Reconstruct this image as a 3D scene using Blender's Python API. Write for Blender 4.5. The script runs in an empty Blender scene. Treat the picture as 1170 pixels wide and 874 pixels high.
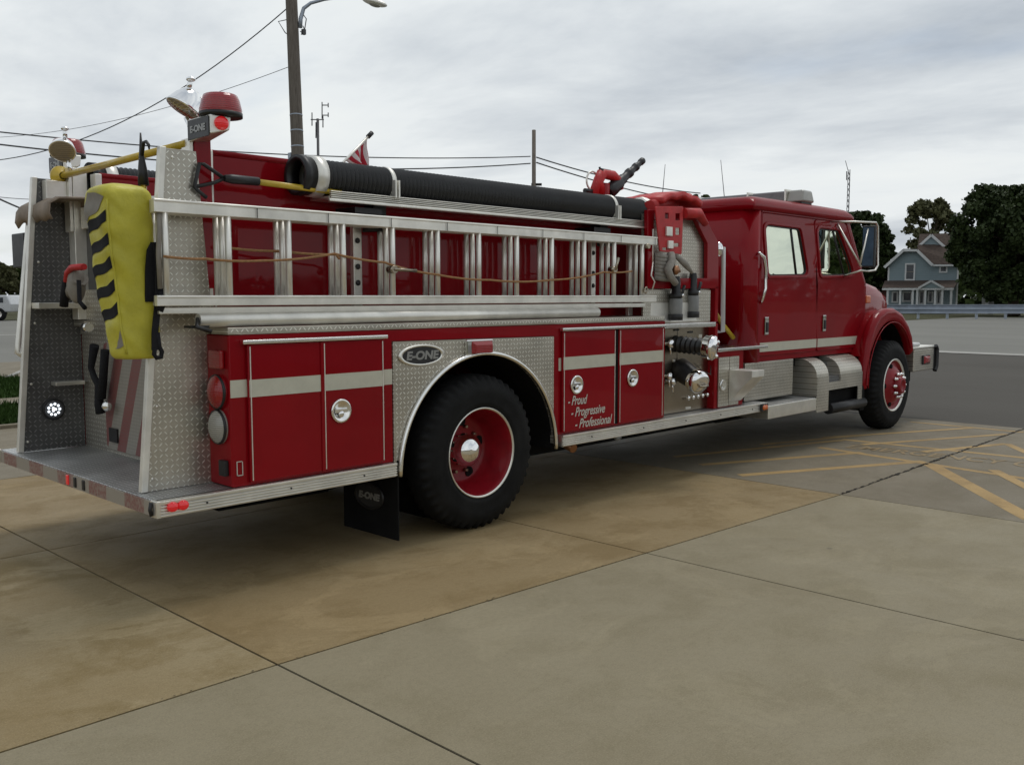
import bpy, bmesh, math, random
from mathutils import Vector, Matrix, noise as mnoise
R = math.radians
random.seed(7)
scene = bpy.context.scene
COL = scene.collection

# ------------------------------------------------------------------ camera model (metres; x forward along the truck, y to its left)
F, CX, CY = 1067.0, 585.0, 437.0
AZ = R(43.9); PITCH = math.atan((437 - 338) / F)
CAM = Vector((-4.27, -4.50, 1.58))
VV = Vector((math.cos(AZ) * math.cos(PITCH), math.sin(AZ) * math.cos(PITCH), -math.sin(PITCH)))
RR = Vector((math.sin(AZ), -math.cos(AZ), 0)); UU = RR.cross(VV)
VH = Vector((math.cos(AZ), math.sin(AZ), 0))
def ray(x, y): return VV * F + RR * (x - CX) - UU * (y - CY)
def PY(x, y, Y=0.0):
    d = ray(x, y); return CAM + d * ((Y - CAM.y) / d.y)
def PX(x, y, X):
    d = ray(x, y); return CAM + d * ((X - CAM.x) / d.x)
def PZ(x, y, Z=0.0):
    d = ray(x, y); return CAM + d * ((Z - CAM.z) / d.z)
def PD(x, y, D): return CAM + ray(x, y) * (D / F)
def lp(a, b, t): return a + (b - a) * t

# ------------------------------------------------------------------ materials
def nt(name):
    m = bpy.data.materials.new(name); m.use_nodes = True
    t = m.node_tree; b = t.nodes['Principled BSDF']; return m, t, b
def N(t, kind, **kw):
    n = t.nodes.new(kind)
    for k, v in kw.items():
        if k in ('operation', 'blend_type', 'data_type', 'noise_dimensions', 'feature', 'distance'): setattr(n, k, v)
    return n
def L(t, a, b): t.links.new(a, b)
def math_n(t, op, a, b=None, clamp=False):
    n = t.nodes.new('ShaderNodeMath'); n.operation = op; n.use_clamp = clamp
    for i, v in enumerate((a, b)):
        if v is None: continue
        if isinstance(v, (int, float)): n.inputs[i].default_value = v
        else: t.links.new(v, n.inputs[i])
    return n.outputs[0]
def noise_n(t, scale, detail=4, rough=.55, vec=None, dist=0):
    n = t.nodes.new('ShaderNodeTexNoise'); n.inputs['Scale'].default_value = scale
    n.inputs['Detail'].default_value = detail; n.inputs['Roughness'].default_value = rough
    n.inputs['Distortion'].default_value = dist
    if vec is None:
        vec = t.nodes.new('ShaderNodeTexCoord').outputs['Object']
    t.links.new(vec, n.inputs['Vector']); return n.outputs['Fac']
def ramp(t, fac, stops):
    n = t.nodes.new('ShaderNodeValToRGB'); t.links.new(fac, n.inputs[0])
    e = n.color_ramp.elements
    while len(e) < len(stops): e.new(.5)
    for i, (p, c) in enumerate(stops):
        e[i].position = p; e[i].color = (c[0], c[1], c[2], 1)
    return n.outputs[0]
def mix(t, fac, a, b, mode='MIX'):
    n = t.nodes.new('ShaderNodeMix'); n.data_type = 'RGBA'; n.blend_type = mode
    for i, v in ((0, fac), (6, a), (7, b)):
        if isinstance(v, (int, float)): n.inputs[i].default_value = v
        elif isinstance(v, tuple): n.inputs[i].default_value = (v[0], v[1], v[2], 1)
        else: t.links.new(v, n.inputs[i])
    return n.outputs[2]
def bump(t, b, h, strength=.3, dist=.01):
    n = t.nodes.new('ShaderNodeBump'); n.inputs['Strength'].default_value = strength
    n.inputs['Distance'].default_value = dist; t.links.new(h, n.inputs['Height'])
    t.links.new(n.outputs[0], b.inputs['Normal'])

def simple(name, col, rough=.5, metal=0., var=.12, nscale=6., coat=0., bmp=0., rvar=.1, spec=None):
    m, t, b = nt(name)
    f = noise_n(t, nscale, 5, .6)
    c2 = tuple(max(0, c * (1 - var)) for c in col); c1 = tuple(min(1, c * (1 + var)) for c in col)
    L(t, ramp(t, f, [(.3, c2), (.7, c1)]), b.inputs['Base Color'])
    f2 = noise_n(t, nscale * 3.1, 4, .6)
    mr = t.nodes.new('ShaderNodeMapRange'); L(t, f2, mr.inputs[0])
    mr.inputs[3].default_value = max(.02, rough - rvar); mr.inputs[4].default_value = min(1, rough + rvar)
    L(t, mr.outputs[0], b.inputs['Roughness'])
    b.inputs['Metallic'].default_value = metal
    if coat: b.inputs['Coat Weight'].default_value = coat; b.inputs['Coat Roughness'].default_value = .04
    if spec is not None: b.inputs['Specular IOR Level'].default_value = spec
    if bmp: bump(t, b, noise_n(t, nscale * 8, 3), bmp, .004)
    return m

def red_paint(name, col=(.25, .002, .007)):
    m, t, b = nt(name)
    f = noise_n(t, 1.7, 5, .6)
    L(t, ramp(t, f, [(.3, tuple(c * .86 for c in col)), (.75, tuple(c * 1.08 for c in col))]), b.inputs['Base Color'])
    b.inputs['Roughness'].default_value = .5; b.inputs['Specular IOR Level'].default_value = .05
    b.inputs['Coat Weight'].default_value = .42
    f2 = noise_n(t, 5, 4, .6)
    L(t, ramp(t, f2, [(.35, (.02,) * 3), (.8, (.07,) * 3)]), b.inputs['Coat Roughness'])
    # faint panel waviness in the clear coat
    n = t.nodes.new('ShaderNodeBump'); n.inputs['Strength'].default_value = .035; n.inputs['Distance'].default_value = .02
    L(t, noise_n(t, 2.6, 1, .4), n.inputs['Height']); L(t, n.outputs[0], b.inputs['Coat Normal'])
    return m

def tread_plate(name, axes, base=(.60, .56, .48), rough=.32, cell=.030, metal=.8, dirt=.25):
    m, t, b = nt(name)
    tc = t.nodes.new('ShaderNodeTexCoord'); sp = t.nodes.new('ShaderNodeSeparateXYZ'); L(t, tc.outputs['Object'], sp.inputs[0])
    s = {'x': sp.outputs[0], 'y': sp.outputs[1], 'z': sp.outputs[2]}
    u = math_n(t, 'DIVIDE', s[axes[0]], cell); v = math_n(t, 'DIVIDE', s[axes[1]], cell)
    fu = math_n(t, 'SUBTRACT', math_n(t, 'FRACT', u), .5); fv = math_n(t, 'SUBTRACT', math_n(t, 'FRACT', v), .5)
    par = math_n(t, 'MODULO', math_n(t, 'ADD', math_n(t, 'ADD', math_n(t, 'FLOOR', u), math_n(t, 'FLOOR', v)), 2000.0), 2.0)
    sg = math_n(t, 'SUBTRACT', math_n(t, 'MULTIPLY', par, 2.0), 1.0)
    fvs = math_n(t, 'MULTIPLY', fv, sg)
    a = math_n(t, 'ADD', fu, fvs); c = math_n(t, 'SUBTRACT', fu, fvs)
    aa = math_n(t, 'POWER', math_n(t, 'DIVIDE', math_n(t, 'ABSOLUTE', a), .60), 2.0)
    cc = math_n(t, 'POWER', math_n(t, 'DIVIDE', math_n(t, 'ABSOLUTE', c), .17), 2.0)
    h = math_n(t, 'SUBTRACT', 1.0, math_n(t, 'ADD', aa, cc), True)
    hs = math_n(t, 'MULTIPLY', h, 2.2, True)
    d1 = noise_n(t, 2.3, 6, .65); d2 = noise_n(t, 22, 3, .6)
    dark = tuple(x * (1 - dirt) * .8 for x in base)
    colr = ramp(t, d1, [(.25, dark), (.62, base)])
    colr = mix(t, math_n(t, 'MULTIPLY', d2, .3), colr, tuple(x * .5 for x in base))
    colr = mix(t, math_n(t, 'MULTIPLY', hs, .85), colr, tuple(min(.92, x * 1.75) for x in base))
    L(t, colr, b.inputs['Base Color'])
    b.inputs['Metallic'].default_value = metal
    mr = t.nodes.new('ShaderNodeMapRange'); L(t, d1, mr.inputs[0]); mr.inputs[3].default_value = rough - .06; mr.inputs[4].default_value = rough + .14
    L(t, mr.outputs[0], b.inputs['Roughness'])
    bump(t, b, hs, .55, .003)
    return m

M = {}
M['red'] = red_paint('fire_red_paint')
M['red_cab'] = red_paint('cab_red_paint', (.24, .002, .0065))
M['red_wheel'] = simple('wheel_red', (.22, .003, .009), .45, 0, .2, 9, coat=.2, spec=.3)
M['red_vinyl'] = simple('red_vinyl', (.46, .02, .022), .5, 0, .2, 12, bmp=.4)
M['stripe'] = simple('reflective_stripe', (.53, .515, .42), .45, 0, .06, 14)
M['alu'] = simple('brushed_aluminium', (.78, .76, .70), .38, .9, .10, 7)
M['alu_dull'] = simple('dull_ladder_aluminium', (.80, .78, .72), .38, .6, .16, 5)
M['alu_bright'] = simple('polished_trim', (.86, .85, .82), .2, 1, .05, 7)
M['chrome'] = simple('chrome', (.9, .9, .9), .07, 1, .03, 5, rvar=.03)
M['smoke'] = simple('smoked_light_cover', (.09, .07, .07), .12, 0, .3, 9, coat=1.0)
M['mirror'] = simple('dark_mirror_glass', (.035, .05, .07), .08, 1, .3, 6)
M['steel'] = simple('stainless_panel', (.36, .31, .24), .24, 1, .14, 2.2, rvar=.08)
M['plate_xz'] = tread_plate('tread_plate_side', 'xz')
M['plate_xy'] = tread_plate('tread_plate_deck', 'xy', base=(.5, .5, .49), rough=.42, dirt=.4)
M['plate_yz'] = tread_plate('tread_plate_rear', 'yz')
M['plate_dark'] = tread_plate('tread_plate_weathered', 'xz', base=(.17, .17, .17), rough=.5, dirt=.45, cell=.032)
M['rubber'] = simple('tyre_rubber', (.009, .009, .009), .75, 0, .5, 5, bmp=.4, spec=.18)
M['black'] = simple('black_plastic', (.012, .012, .013), .45, 0, .2, 9)
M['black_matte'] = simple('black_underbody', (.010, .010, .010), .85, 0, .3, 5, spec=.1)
M['hose'] = simple('black_corrugated_rubber', (.018, .018, .019), .5, 0, .25, 10)
M['strap'] = simple('black_webbing', (.014, .014, .016), .8, 0, .2, 40, spec=.2)
M['yellow_cloth'] = simple('yellow_vinyl_cloth', (.50, .45, .04), .5, 0, .16, 7, bmp=.5)
M['grey_cloth'] = simple('grey_reflective_patch', (.22, .20, .17), .6, 0, .1, 20)
M['yellow'] = simple('yellow_pipe_paint', (.55, .38, .03), .38, 0, .15, 15, coat=.3)
M['tan'] = simple('weathered_tan_cover', (.23, .18, .135), .7, 0, .25, 9, bmp=.5)
M['rope'] = simple('manila_rope', (.33, .17, .07), .8, 0, .25, 60, bmp=.5)
M['grey_plastic'] = simple('grey_nozzle', (.20, .20, .19), .45, 0, .15, 9)
M['grey_hose'] = simple('grey_canvas_hose', (.27, .25, .22), .75, 0, .2, 30, bmp=.5)
M['seat'] = simple('dark_seat_cloth', (.02, .02, .022), .8, 0, .2, 20)
M['copper'] = simple('brass_fitting', (.35, .18, .10), .35, .9, .15, 15)
M['white_paint'] = simple('white_house_trim', (.62, .63, .63), .5, 0, .06, 3)
M['silver_paint'] = simple('silver_car_paint', (.50, .51, .52), .3, .3, .05, 3, coat=.8)
M['lettering'] = simple('silver_lettering', (.62, .60, .54), .4, .3, .05, 10)
M['badge_dark'] = simple('badge_black', (.03, .03, .032), .35, .3, .2, 12)
M['badge_letter'] = simple('badge_silver', (.30, .30, .29), .35, .5, .1, 12)

def lens(name, col, emis=0., rough=.12):
    m, t, b = nt(name)
    w = t.nodes.new('ShaderNodeTexWave'); w.inputs['Scale'].default_value = 28; w.bands_direction = 'Z'
    tc = t.nodes.new('ShaderNodeTexCoord'); L(t, tc.outputs['Object'], w.inputs['Vector'])
    L(t, ramp(t, w.outputs['Fac'], [(0, tuple(c * .7 for c in col)), (1, col)]), b.inputs['Base Color'])
    b.inputs['Roughness'].default_value = rough; b.inputs['Coat Weight'].default_value = .6
    bump(t, b, w.outputs['Fac'], .3, .003)
    if emis:
        b.inputs['Emission Color'].default_value = (*col, 1); b.inputs['Emission Strength'].default_value = emis
    return m
M['lens_red'] = lens('red_lens', (.34, .008, .012))
M['lens_red_lit'] = lens('lit_red_lens', (.55, .012, .016), .35)
M['lens_amber'] = lens('amber_lens', (.55, .12, .02), .1)
M['lens_clear'] = lens('clear_ribbed_lens', (.36, .35, .31))
M['lens_lamp'] = lens('spot_lamp_glass', (.30, .25, .17))
m, t, b = nt('lit_led'); b.inputs['Emission Color'].default_value = (.85, .92, 1, 1); b.inputs['Emission Strength'].default_value = 1.1; M['led'] = m

def glass(name, tint=(.86, .92, .76), refl=.72, trans=(.50, .54, .48)):
    m = bpy.data.materials.new(name); m.use_nodes = True; t = m.node_tree
    t.nodes.remove(t.nodes['Principled BSDF']); out = t.nodes['Material Output']
    tr = t.nodes.new('ShaderNodeBsdfTransparent'); tr.inputs[0].default_value = (*trans, 1)
    gl = t.nodes.new('ShaderNodeBsdfGlossy'); gl.inputs['Roughness'].default_value = .015; gl.inputs[0].default_value = (*tint, 1)
    lw = t.nodes.new('ShaderNodeLayerWeight'); lw.inputs[0].default_value = .35
    f = math_n(t, 'ADD', math_n(t, 'MULTIPLY', lw.outputs['Facing'], .35), refl, True)
    bm = t.nodes.new('ShaderNodeBump'); bm.inputs['Strength'].default_value = .10; bm.inputs['Distance'].default_value = .02
    L(t, noise_n(t, 3.0, 1), bm.inputs['Height']); L(t, bm.outputs[0], gl.inputs['Normal'])
    mx = t.nodes.new('ShaderNodeMixShader'); L(t, f, mx.inputs[0]); L(t, tr.outputs[0], mx.inputs[1]); L(t, gl.outputs[0], mx.inputs[2])
    L(t, mx.outputs[0], out.inputs['Surface']); return m
M['glass'] = glass('tinted_window_glass')
M['glass_dark'] = simple('dark_window_glass', (.008, .009, .010), .06, 0, .1, 3, spec=.8, rvar=.03)
M['house_glass'] = simple('house_window_glass', (.035, .04, .05), .12, 0, .2, 3, spec=.6)

# chevron rear door: red and off-white slanted bands, worn
def chevron():
    m, t, b = nt('chevron_reflective_panel')
    tc = t.nodes.new('ShaderNodeTexCoord'); sp = t.nodes.new('ShaderNodeSeparateXYZ'); L(t, tc.outputs['Object'], sp.inputs[0])
    d = math_n(t, 'ADD', math_n(t, 'MULTIPLY', sp.outputs[1], 1.35), math_n(t, 'MULTIPLY', sp.outputs[2], .62))
    f = math_n(t, 'GREATER_THAN', math_n(t, 'FRACT', math_n(t, 'DIVIDE', math_n(t, 'ADD', d, 10), .36)), .52)
    c = mix(t, f, (.30, .28, .24), (.20, .04, .038))
    gx = math_n(t, 'LESS_THAN', math_n(t, 'FRACT', math_n(t, 'MULTIPLY', sp.outputs[1], 45.0)), .18)
    gz = math_n(t, 'LESS_THAN', math_n(t, 'FRACT', math_n(t, 'MULTIPLY', sp.outputs[2], 45.0)), .18)
    c = mix(t, math_n(t, 'MULTIPLY', math_n(t, 'MAXIMUM', gx, gz), .35), c, (.1, .09, .08))
    c = mix(t, math_n(t, 'MULTIPLY', noise_n(t, 9, 5, .7), .5), c, (.16, .14, .12))
    L(t, c, b.inputs['Base Color']); b.inputs['Roughness'].default_value = .5; return m
M['chevron'] = chevron()
def dot_strip():
    m, t, b = nt('red_and_white_safety_strip')
    tc = t.nodes.new('ShaderNodeTexCoord'); sp = t.nodes.new('ShaderNodeSeparateXYZ'); L(t, tc.outputs['Object'], sp.inputs[0])
    f = math_n(t, 'GREATER_THAN', math_n(t, 'FRACT', math_n(t, 'DIVIDE', math_n(t, 'ADD', sp.outputs[1], 10), .46)), .5)
    c = mix(t, f, (.30, .27, .22), (.20, .06, .05))
    v = t.nodes.new('ShaderNodeTexVoronoi'); v.inputs['Scale'].default_value = 55; L(t, tc.outputs['Object'], v.inputs['Vector'])
    c = mix(t, math_n(t, 'MULTIPLY', v.outputs['Distance'], .8, True), c, (.30, .26, .22))
    L(t, c, b.inputs['Base Color']); b.inputs['Roughness'].default_value = .5; return m
M['strip'] = dot_strip()

def concrete(name, a, bcol, stain, stain_amt=.5, seed=0., streak=False):
    m, t, b = nt(name)
    tc = t.nodes.new('ShaderNodeTexCoord')
    mp = t.nodes.new('ShaderNodeMapping'); L(t, tc.outputs['Object'], mp.inputs[0]); mp.inputs['Location'].default_value = (seed, seed * .7, 0)
    mp.inputs['Scale'].default_value = (.85, 1, 1)
    vec = mp.outputs[0]
    big = noise_n(t, .75, 6, .6, vec, .3); mid = noise_n(t, 2.4, 9, .68, vec, .25); fine = noise_n(t, 38, 6, .75, vec); grit = noise_n(t, 150, 4, .8, vec)
    mb_ = t.nodes.new('ShaderNodeMapping'); L(t, tc.outputs['Object'], mb_.inputs[0]); mb_.inputs['Scale'].default_value = (1.6, 26, 1); broom = noise_n(t, 5, 3, .6, mb_.outputs[0])
    c = ramp(t, big, [(.32, a), (.68, bcol)])
    c = mix(t, math_n(t, 'MULTIPLY', ramp(t, mid, [(.47, (0,) * 3), (.60, (1,) * 3)]), stain_amt * .75), c, stain)
    st = noise_n(t, 1.15, 10, .70, vec, .5)
    c = mix(t, math_n(t, 'MULTIPLY', ramp(t, st, [(.53, (0,) * 3), (.57, (1,) * 3)]), stain_amt * .38), c, tuple(min(1, x * 1.32) for x in bcol))
    c = mix(t, math_n(t, 'MULTIPLY', ramp(t, fine, [(.40, (1,) * 3), (.56, (0,) * 3)]), .20), c, tuple(x * .62 for x in a))
    c = mix(t, math_n(t, 'MULTIPLY', broom, .14), c, tuple(x * .55 for x in a))
    c = mix(t, math_n(t, 'MULTIPLY', ramp(t, grit, [(.52, (0,) * 3), (.66, (1,) * 3)]), .30), c, tuple(x * 1.5 for x in bcol))
    c = mix(t, math_n(t, 'MULTIPLY', ramp(t, grit, [(.34, (1,) * 3), (.46, (0,) * 3)]), .35), c, tuple(x * .45 for x in a))
    # dark drip spots
    vo = t.nodes.new('ShaderNodeTexVoronoi'); vo.inputs['Scale'].default_value = 1.9; L(t, vec, vo.inputs['Vector'])
    c = mix(t, math_n(t, 'MULTIPLY', math_n(t, 'LESS_THAN', vo.outputs['Distance'], .035), .35), c, (.07, .06, .05))
    L(t, c, b.inputs['Base Color'])
    L(t, ramp(t, mid, [(.3, (.62,) * 3), (.7, (.88,) * 3)]), b.inputs['Roughness']); b.inputs['Specular IOR Level'].default_value = .3
    h = math_n(t, 'ADD', math_n(t, 'MULTIPLY', fine, .6), math_n(t, 'MULTIPLY', grit, .4)); bump(t, b, h, .35, .004)
    return m
M['conc_brown'] = concrete('stained_brown_concrete', (.245, .176, .084), (.300, .228, .122), (.190, .130, .054), .8, 3.3)
M['conc_patchy'] = concrete('patchy_brown_concrete', (.240, .174, .080), (.315, .255, .150), (.185, .130, .050), 1.0, 8.1)
M['conc_grey'] = concrete('grey_concrete', (.240, .204, .130), (.282, .244, .162), (.206, .174, .106), .55, 1.2)
M['conc_far'] = concrete('worn_grey_concrete', (.180, .152, .104), (.218, .188, .135), (.150, .125, .082), .5, 5.9)
M['joint'] = simple('joint_sealant', (.028, .025, .020), .85, 0, .4, 12, spec=.2)
M['road_paint'] = concrete('faded_yellow_paint', (.36, .235, .095), (.42, .285, .12), (.25, .18, .095), .8, 2.2)
M['text_paint'] = concrete('worn_yellow_lettering', (.29, .21, .11), (.34, .25, .13), (.22, .175, .11), .8, 6.2)
M['white_line'] = concrete('white_road_line', (.33, .32, .29), (.38, .37, .34), (.27, .26, .24), .4, 1)
def asphalt(name, a, bb):
    m, t, b = nt(name)
    tc = t.nodes.new('ShaderNodeTexCoord'); mp = t.nodes.new('ShaderNodeMapping'); L(t, tc.outputs['Object'], mp.inputs[0]); mp.inputs['Scale'].default_value = (1, .35, 1)
    f = noise_n(t, .35, 6, .6, mp.outputs[0]); g = noise_n(t, 45, 4, .7)
    c = ramp(t, f, [(.3, a), (.7, bb)])
    c = mix(t, math_n(t, 'MULTIPLY', g, .4), c, tuple(x * .5 for x in a)); L(t, c, b.inputs['Base Color'])
    b.inputs['Roughness'].default_value = .88; b.inputs['Specular IOR Level'].default_value = .2; bump(t, b, g, .5, .006); return m
M['asphalt'] = asphalt('dark_asphalt', (.075, .068, .058), (.100, .092, .080))
M['asphalt_light'] = asphalt('pale_weathered_asphalt', (.19, .187, .168), (.24, .235, .212))
def grassm(name, a, bb):
    m, t, b = nt(name); f = noise_n(t, 1.5, 6, .7); g = noise_n(t, 40, 3, .7)
    c = mix(t, g, ramp(t, f, [(.3, a), (.7, bb)]), tuple(x * .45 for x in a)); L(t, c, b.inputs['Base Color']); b.inputs['Roughness'].default_value = .9; b.inputs['Specular IOR Level'].default_value = .1
    bump(t, b, g, 1, .03); return m
M['grass'] = grassm('green_lawn', (.035, .075, .014), (.055, .105, .022))
M['verge'] = grassm('dry_verge_grass', (.09, .095, .05), (.13, .12, .07))
M['bark'] = simple('tree_bark', (.07, .055, .042), .9, 0, .3, 4, bmp=.8, spec=.1)
def polewood():
    m, t, b = nt('weathered_pole_wood')
    tc = t.nodes.new('ShaderNodeTexCoord'); mp = t.nodes.new('ShaderNodeMapping'); L(t, tc.outputs['Object'], mp.inputs[0]); mp.inputs['Scale'].default_value = (9, 9, .45)
    f = noise_n(t, 3, 6, .65, mp.outputs[0])
    L(t, ramp(t, f, [(.3, (.095, .078, .062)), (.7, (.19, .165, .14))]), b.inputs['Base Color']); b.inputs['Roughness'].default_value = .9; bump(t, b, f, .7, .02); return m
M['pole'] = polewood()
def leafm(name, a, bb, c3=None):
    m, t, b = nt(name)
    oi = noise_n(t, .55, 4, .6); o2 = noise_n(t, 5, 3, .6)
    stops = [(.3, a), (.62, bb)]
    if c3: stops.append((.72, c3))
    c = ramp(t, math_n(t, 'ADD', math_n(t, 'MULTIPLY', oi, .5), math_n(t, 'MULTIPLY', o2, .5)), stops)
    L(t, c, b.inputs['Base Color']); b.inputs['Roughness'].default_value = .65; b.inputs['Specular IOR Level'].default_value = .2
    return m
M['leaf_dark'] = leafm('dark_maple_leaves', (.010, .018, .006), (.042, .062, .018))
M['leaf_mid'] = leafm('autumn_olive_leaves', (.06, .064, .03), (.12, .12, .055), (.17, .11, .06))
M['leaf_green'] = leafm('green_leaves', (.02, .035, .01), (.055, .08, .02))
def siding(name, a, bb, pitch):
    m, t, b = nt(name); tc = t.nodes.new('ShaderNodeTexCoord'); sp = t.nodes.new('ShaderNodeSeparateXYZ'); L(t, tc.outputs['Object'], sp.inputs[0])
    f = math_n(t, 'FRACT', math_n(t, 'DIVIDE', sp.outputs[2], pitch))
    c = ramp(t, noise_n(t, 1.2, 5), [(.3, a), (.7, bb)]); c = mix(t, math_n(t, 'MULTIPLY', math_n(t, 'LESS_THAN', f, .14), .35), c, tuple(x * .4 for x in a))
    L(t, c, b.inputs['Base Color']); b.inputs['Roughness'].default_value = .7; bump(t, b, f, .5, .02); return m
M['siding'] = siding('pale_blue_siding', (.22, .285, .31), (.26, .33, .36), .16)
M['siding_cream'] = siding('cream_siding', (.36, .32, .25), (.42, .38, .30), .18)
M['siding_white'] = siding('white_siding', (.36, .36, .35), (.42, .42, .41), .18)
M['shingle'] = simple('brown_roof_shingles', (.075, .057, .048), .9, 0, .3, 5, bmp=.8, spec=.1)
M['shingle_red'] = simple('reddish_roof_shingles', (.11, .05, .045), .9, 0, .3, 5, bmp=.8, spec=.1)
M['galv'] = simple('galvanised_steel', (.36, .40, .46), .5, .6, .12, 1.5)
M['wire'] = simple('cable_sheath', (.07, .07, .075), .6, 0, .1, 2)
def flagm():
    m, t, b = nt('striped_flag_cloth'); tc = t.nodes.new('ShaderNodeTexCoord'); sp = t.nodes.new('ShaderNodeSeparateXYZ'); L(t, tc.outputs['UV'], sp.inputs[0])
    f = math_n(t, 'GREATER_THAN', math_n(t, 'FRACT', math_n(t, 'MULTIPLY', sp.outputs[1], 3.5)), .5)
    L(t, mix(t, f, (.42, .02, .04), (.62, .55, .54)), b.inputs['Base Color']); b.inputs['Roughness'].default_value = .8; return m
M['flag'] = flagm()

# ------------------------------------------------------------------ mesh helpers (world coordinates in, origin taken off on build)
ORG = {}
class MB:
    def __init__(s): s.bm = bmesh.new(); s.uv = None
    def v(s, p): return s.bm.verts.new(p)
    def f(s, vs, smooth=False):
        try:
            f = s.bm.faces.new(vs); f.smooth = smooth; return f
        except ValueError: return None
    def hexa(s, p):   # 8 points: bottom ring 0-3, top ring 4-7
        vs = [s.v(q) for q in p]
        for q in ((3, 2, 1, 0), (4, 5, 6, 7), (0, 1, 5, 4), (1, 2, 6, 5), (2, 3, 7, 6), (3, 0, 4, 7)): s.f([vs[i] for i in q])
        return s
    def box(s, x0, x1, y0, y1, z0, z1):
        return s.hexa([(x0, y0, z0), (x1, y0, z0), (x1, y1, z0), (x0, y1, z0), (x0, y0, z1), (x1, y0, z1), (x1, y1, z1), (x0, y1, z1)])
    def tube(s, pts, r, n=10, caps=True, smooth=True):
        pts = [Vector(p) for p in pts]; rs = r if isinstance(r, (list, tuple)) else [r] * len(pts)
        rings = []; up = None
        for i, p in enumerate(pts):
            d = (pts[min(i + 1, len(pts) - 1)] - pts[max(i - 1, 0)])
            if d.length < 1e-7: d = Vector((0, 0, 1))
            d.normalize()
            if up is None:
                up = Vector((0, 0, 1)) if abs(d.z) < .9 else Vector((1, 0, 0))
            a = d.cross(up)
            if a.length < 1e-4: a = d.cross(Vector((0, 1, 0)))
            a.normalize(); b = a.cross(d).normalized(); up = b
            rings.append([s.v(p + (a * math.cos(2 * math.pi * k / n) + b * math.sin(2 * math.pi * k / n)) * rs[i]) for k in range(n)])
        for i in range(len(rings) - 1):
            for k in range(n): s.f([rings[i][k], rings[i][(k + 1) % n], rings[i + 1][(k + 1) % n], rings[i + 1][k]], smooth)
        if caps:
            s.f(rings[0][::-1]); s.f(rings[-1])
        return s
    def cyl(s, a, b, r0, r1=None, n=24): return s.tube([a, b], [r0, r0 if r1 is None else r1], n)
    def lathe(s, prof, org, axis, n=48, rfun=None, closed=False, smooth=True):   # prof: (along, radius)
        axis = Vector(axis).normalized(); up = Vector((0, 0, 1)) if abs(axis.z) < .9 else Vector((1, 0, 0))
        a = axis.cross(up).normalized(); b = a.cross(axis); org = Vector(org); rings = []
        for j, (h, r) in enumerate(prof):
            ring = []
            for k in range(n):
                rr = r if rfun is None else rfun(j, k, r)
                t = 2 * math.pi * k / n
                ring.append(s.v(org + axis * h + (a * math.cos(t) + b * math.sin(t)) * max(rr, 1e-5)))
            rings.append(ring)
        m = len(rings)
        for j in range(m if closed else m - 1):
            r0, r1 = rings[j], rings[(j + 1) % m]
            for k in range(n): s.f([r0[k], r0[(k + 1) % n], r1[(k + 1) % n], r1[k]], smooth)
        return s
    def sphere(s, c, rx, ry, rz, n=20, m=12, rot=None):
        c = Vector(c); rings = []
        for j in range(m + 1):
            ph = math.pi * j / m
            ring = []
            for k in range(n):
                p = Vector((rx * math.sin(ph) * math.cos(2 * math.pi * k / n), ry * math.sin(ph) * math.sin(2 * math.pi * k / n), rz * math.cos(ph)))
                if rot: p = rot @ p
                ring.append(s.v(c + p))
            rings.append(ring)
        for j in range(m):
            for k in range(n): s.f([rings[j][k], rings[j + 1][k], rings[j + 1][(k + 1) % n], rings[j][(k + 1) % n]], True)
        return s
    def quad(s, *p): s.f([s.v(q) for q in p]); return s
    def build(s, name, mat, parent=None, origin=None, bevel=0., segs=2, solid=0.):
        bmesh.ops.remove_doubles(s.bm, verts=s.bm.verts, dist=1e-5)
        bmesh.ops.recalc_face_normals(s.bm, faces=s.bm.faces)
        me = bpy.data.meshes.new(name); 
        o = ORG[parent] if parent is not None else Vector(origin if origin is not None else (0, 0, 0))
        if o.length: bmesh.ops.translate(s.bm, verts=s.bm.verts, vec=-o)
        s.bm.to_mesh(me); s.bm.free(); me.materials.append(mat)
        return link(name, me, parent, o, bevel, segs, solid)
def link(name, me, parent, o, bevel=0, segs=2, solid=0):
    ob = bpy.data.objects.new(name, me); COL.objects.link(ob); ORG[ob] = Vector(o)
    if parent is not None: ob.parent = parent
    else: ob.location = o
    if solid:
        md = ob.modifiers.new('thickness', 'SOLIDIFY'); md.thickness = solid
    if bevel:
        md = ob.modifiers.new('bevel', 'BEVEL'); md.width = bevel; md.segments = segs; md.limit_method = 'ANGLE'; md.angle_limit = R(35); md.harden_normals = False
        for p in me.polygons: p.use_smooth = True
        md2 = ob.modifiers.new('wn', 'WEIGHTED_NORMAL'); md2.keep_sharp = True
    return ob
def empty(name, loc, label=None, cat=None, group=None):
    o = bpy.data.objects.new(name, None); COL.objects.link(o); o.location = loc; o.empty_display_size = .3; ORG[o] = Vector(loc)
    if label: tag(o, label, cat, group)
    return o
def tag(o, label, cat, group=None, kind=None):
    o['label'] = label; o['category'] = cat
    if group: o['group'] = group
    if kind: o['kind'] = kind
    return o
def struct(o): o['kind'] = 'structure'; return o
def rot_copy_tree(o, parent=None):
    c = o.copy(); COL.objects.link(c); c.parent = parent; ORG[c] = ORG[o]
    for ch in [x for x in bpy.data.objects if x.parent == o]: rot_copy_tree(ch, c)
    return c

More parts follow.
